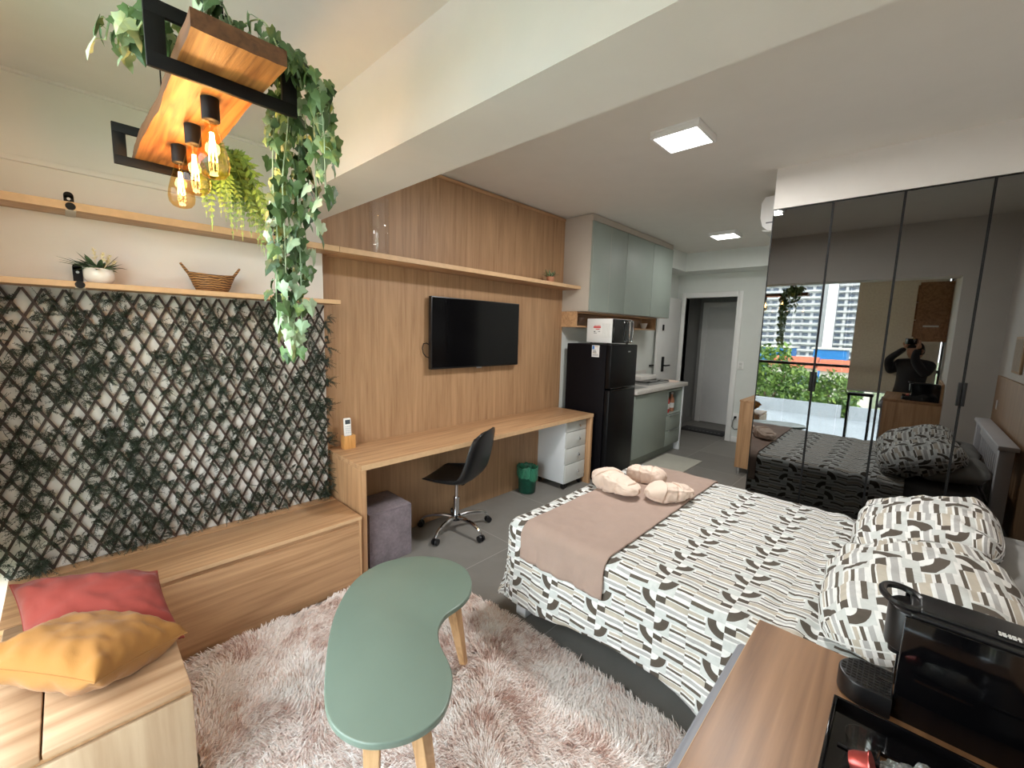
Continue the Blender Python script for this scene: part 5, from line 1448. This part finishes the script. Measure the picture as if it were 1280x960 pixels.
pm = MB(); pm.v = [tuple(v) for v in verts]; pm.f = faces; pm.m = [0]*len(faces)
tag(pm.build('pile', M['rug'], t, ang=180), kind='stuff')

def basis(ex, ey):
    ex = Vector(ex).normalized(); ey = Vector(ey).normalized(); ez = ex.cross(ey).normalized()
    return Matrix((ex, ey, ez)).transposed()
cushion('cushion', 'mustard yellow linen cushion at the front of the box bench', 'cushion', M['yellow'], (-0.025, 1.845, 0.537), 0.160, 0.200, 0.180, basis((0.219, 0.18, -0.075), (-0.241, 0.28, 0.02)), seed=3, wr=0.014, group='cushions on the box bench')
cushion('cushion', 'brick red linen cushion behind the mustard yellow one', 'cushion', M['redc'], (0.01, 2.040, 0.548), 0.205, 0.165, 0.200, basis((0.35, -0.11, -0.05), (-0.03, 0.26, 0.13)), seed=6, wr=0.012, group='cushions on the box bench')
# ------------------------------------------------------------------ the photographer, seen in the mirror
FW = Vector((math.cos(yaw), math.sin(yaw), 0)); RT = Vector((math.sin(yaw), -math.cos(yaw), 0))
def skin(name, verts, edges, mat, parent, root=0, sub=2):
    """verts: (co, radius)"""
    me = bpy.data.meshes.new(name); off = world_loc(parent)
    me.from_pydata([tuple(Vector(v[0])-off) for v in verts], edges, [])
    o = bpy.data.objects.new(name, me); COL.objects.link(o); o.parent = parent
    me.materials.append(mat)
    md = o.modifiers.new('skin', 'SKIN'); md.use_smooth_shade = True
    for i, v in enumerate(verts):
        r_ = v[1]; sv = me.skin_vertices[0].data[i]
        sv.radius = r_ if isinstance(r_, tuple) else (r_, r_); sv.use_root = (i == root)
    md = o.modifiers.new('sub', 'SUBSURF'); md.levels = sub; md.render_levels = sub
    return o
BC = Vector((-0.185, 0.012, 0))
t = thing('person', 'person in a black jacket holding up a phone with both hands, seen in the mirror', 'person', (BC.x, BC.y, 0))
pv = lambda f_, r_, z: BC+FW*f_+RT*r_+Vector((0, 0, z))
PH = Vector((0, 0, 1.6))-FW*0.012-RT*0.055
hl = PH-RT*0.075-FW*0.010+Vector((0, 0, -0.035)); hr = PH+RT*0.078-FW*0.010+Vector((0, 0, -0.035))
V = [(pv(-0.04, 0, 0.86), (0.175, 0.125)), (pv(-0.045, 0, 1.02), (0.175, 0.12)), (pv(-0.05, 0.01, 1.20), (0.19, 0.125)), (pv(-0.06, 0.02, 1.31), (0.15, 0.095)), (pv(-0.05, 0.03, 1.375), 0.052),
     (pv(-0.05, -0.165, 1.30), 0.078), (pv(0.03, -0.235, 1.19), 0.064), (pv(0.09, -0.20, 1.36), 0.050), (hl-Vector((0, 0, 0.055))-FW*0.012, 0.033),
     (pv(-0.05, 0.19, 1.30), 0.078), (pv(0.03, 0.24, 1.19), 0.064), (pv(0.10, 0.15, 1.37), 0.050), (hr-Vector((0, 0, 0.055))-FW*0.012, 0.033),
     (pv(-0.04, -0.09, 0.78), 0.095), (pv(-0.02, -0.10, 0.46), 0.068), (pv(-0.05, -0.10, 0.09), 0.045), (pv(0.09, -0.115, 0.045), 0.036),
     (pv(-0.04, 0.09, 0.78), 0.095), (pv(-0.02, 0.10, 0.46), 0.068), (pv(-0.05, 0.10, 0.09), 0.045), (pv(0.09, 0.115, 0.045), 0.036)]
E_ = [(0, 1), (1, 2), (2, 3), (3, 4), (3, 5), (5, 6), (6, 7), (7, 8), (3, 9), (9, 10), (10, 11), (11, 12), (0, 13), (13, 14), (14, 15), (15, 16), (0, 17), (17, 18), (18, 19), (19, 20)]
skin('jacket_and_body', V, E_, M['jacket'], t)
LG = [(pv(-0.04, 0, 0.90), (0.172, 0.122)), (pv(-0.04, -0.092, 0.76), 0.105), (pv(-0.02, -0.10, 0.46), 0.078), (pv(-0.05, -0.10, 0.08), 0.056),
      (pv(-0.04, 0.092, 0.76), 0.105), (pv(-0.02, 0.10, 0.46), 0.078), (pv(-0.05, 0.10, 0.08), 0.056)]
skin('trousers', LG, [(0, 1), (1, 2), (2, 3), (0, 4), (4, 5), (5, 6)], M['trousers'], t)
for s in (-0.105, 0.105):
    SH = [(pv(-0.075, s, 0.05), (0.040, 0.042)), (pv(0.0, s, 0.048), (0.042, 0.042)), (pv(0.09, s*1.08, 0.038), (0.046, 0.032)), (pv(0.15, s*1.1, 0.033), (0.036, 0.026))]
    skin('shoe', SH, [(0, 1), (1, 2), (2, 3)], M['blackpl'], t)
# head bowed a little towards the phone
hc = pv(-0.01, 0.045, 1.475)
m = MB(); n1, n2 = 26, 28
def head(i, j):
    th = PI*i/(n1-1); ph = 2*PI*j/n2
    x, y, z = math.sin(th)*math.cos(ph), math.sin(th)*math.sin(ph), math.cos(th)   # x forward
    w = 0.073-0.012*max(0, -z)**1.2; dpt = 0.092; hgt = 0.112
    px = x*dpt+0.014*max(0, x)*max(0, -z); py = y*w; pz = z*hgt
    if x > 0.3:
        nose = math.exp(-((y/0.16)**2)-((z+0.10)/0.20)**2); px += 0.020*nose
        px -= 0.009*math.exp(-(((abs(y)-0.36)/0.16)**2)-((z-0.10)/0.12)**2)
        px += 0.005*math.exp(-((y/0.3)**2)-((z+0.47)/0.07)**2)-0.004*math.exp(-((y/0.32)**2)-((z+0.53)/0.03)**2)
    k = math.radians(14); fx = px*math.cos(k)+pz*math.sin(k); fz = -px*math.sin(k)+pz*math.cos(k)
    return hc+FW*fx-RT*py+Vector((0, 0, fz))
m.grid(head, n1, n2, cv=True)
for s in (-1, 1):
    q = hc+RT*s*0.072-FW*0.005
    m.tube([q+Vector((0, 0, 0.025)), q+RT*s*0.012+Vector((0, 0, 0.01))-FW*0.008, q+RT*s*0.008+Vector((0, 0, -0.025))], [0.010, 0.013, 0.008], 8)
m.build('head', M['skin'], t, ang=80)
m = MB()
def hair(i, j):
    p = head(i, j)-hc; ph = 2*PI*j/n2
    return hc+p*1.10+Vector((0, 0, 0.008))
lim = 17
m.grid(lambda i, j: hair(int(i*0.62) if math.cos(2*PI*j/n2) > 0.35 else i, j), lim, n2, cv=True)
m.build('hair', M['hair'], t, ang=80)
def hand(w, sgn):
    """palm behind the phone edge, four curled fingers and a thumb, as one skinned surface"""
    palm = w-FW*0.030
    V = [(w-Vector((0, 0, 0.055))-FW*0.012, 0.024), (palm+Vector((0, 0, -0.015)), (0.030, 0.017)), (palm+Vector((0, 0, 0.018)), (0.033, 0.015))]
    E = [(0, 1), (1, 2)]
    for k in range(4):
        z = 0.045-0.019*k; ln = (0.95, 1.05, 1.0, 0.82)[k]
        a = palm+RT*sgn*0.006+Vector((0, 0, z)); b = a-RT*sgn*0.028*ln-FW*0.006+Vector((0, 0, 0.006)); c = b-RT*sgn*0.020*ln+FW*0.010; d = c-RT*sgn*0.014*ln+FW*0.006
        i0 = len(V); V += [(a, 0.0095), (b, 0.009), (c, 0.0082), (d, 0.0072)]
        E += [(2, i0), (i0, i0+1), (i0+1, i0+2), (i0+2, i0+3)]
    a = palm+RT*sgn*0.024+Vector((0, 0, -0.022)); b = a+RT*sgn*0.004+FW*0.020+Vector((0, 0, 0.022)); c = b-RT*sgn*0.010+FW*0.006+Vector((0, 0, 0.022))
    i0 = len(V); V += [(a, 0.011), (b, 0.010), (c, 0.008)]; E += [(1, i0), (i0, i0+1), (i0+1, i0+2)]
    skin('hand', V, E, M['skin'], t, root=1)
hand(hl, -1); hand(hr, 1)
t = thing('phone', 'dark phone held up by the photographer, seen in the mirror', 'phone', PH)
rz = Matrix.Rotation(yaw-PI/2, 3, 'Z')
c = PH-FW*0.012
m = MB().box(c.x-0.073, c.x+0.073, c.y-0.004, c.y+0.004, c.z-0.036, c.z+0.036, 0.003, rot=rz); m.build('phone_body', M['gloss'], t)
m = MB()
for dr, dz in ((0.055, 0.016), (0.037, 0.016), (0.046, -0.004)):
    q = c+RT*dr+Vector((0, 0, dz)); m.cyl(q+FW*0.0045, q+FW*0.0062, 0.008, 0.008, 14)
m.build('phone_lens', M['greyprint'], t)
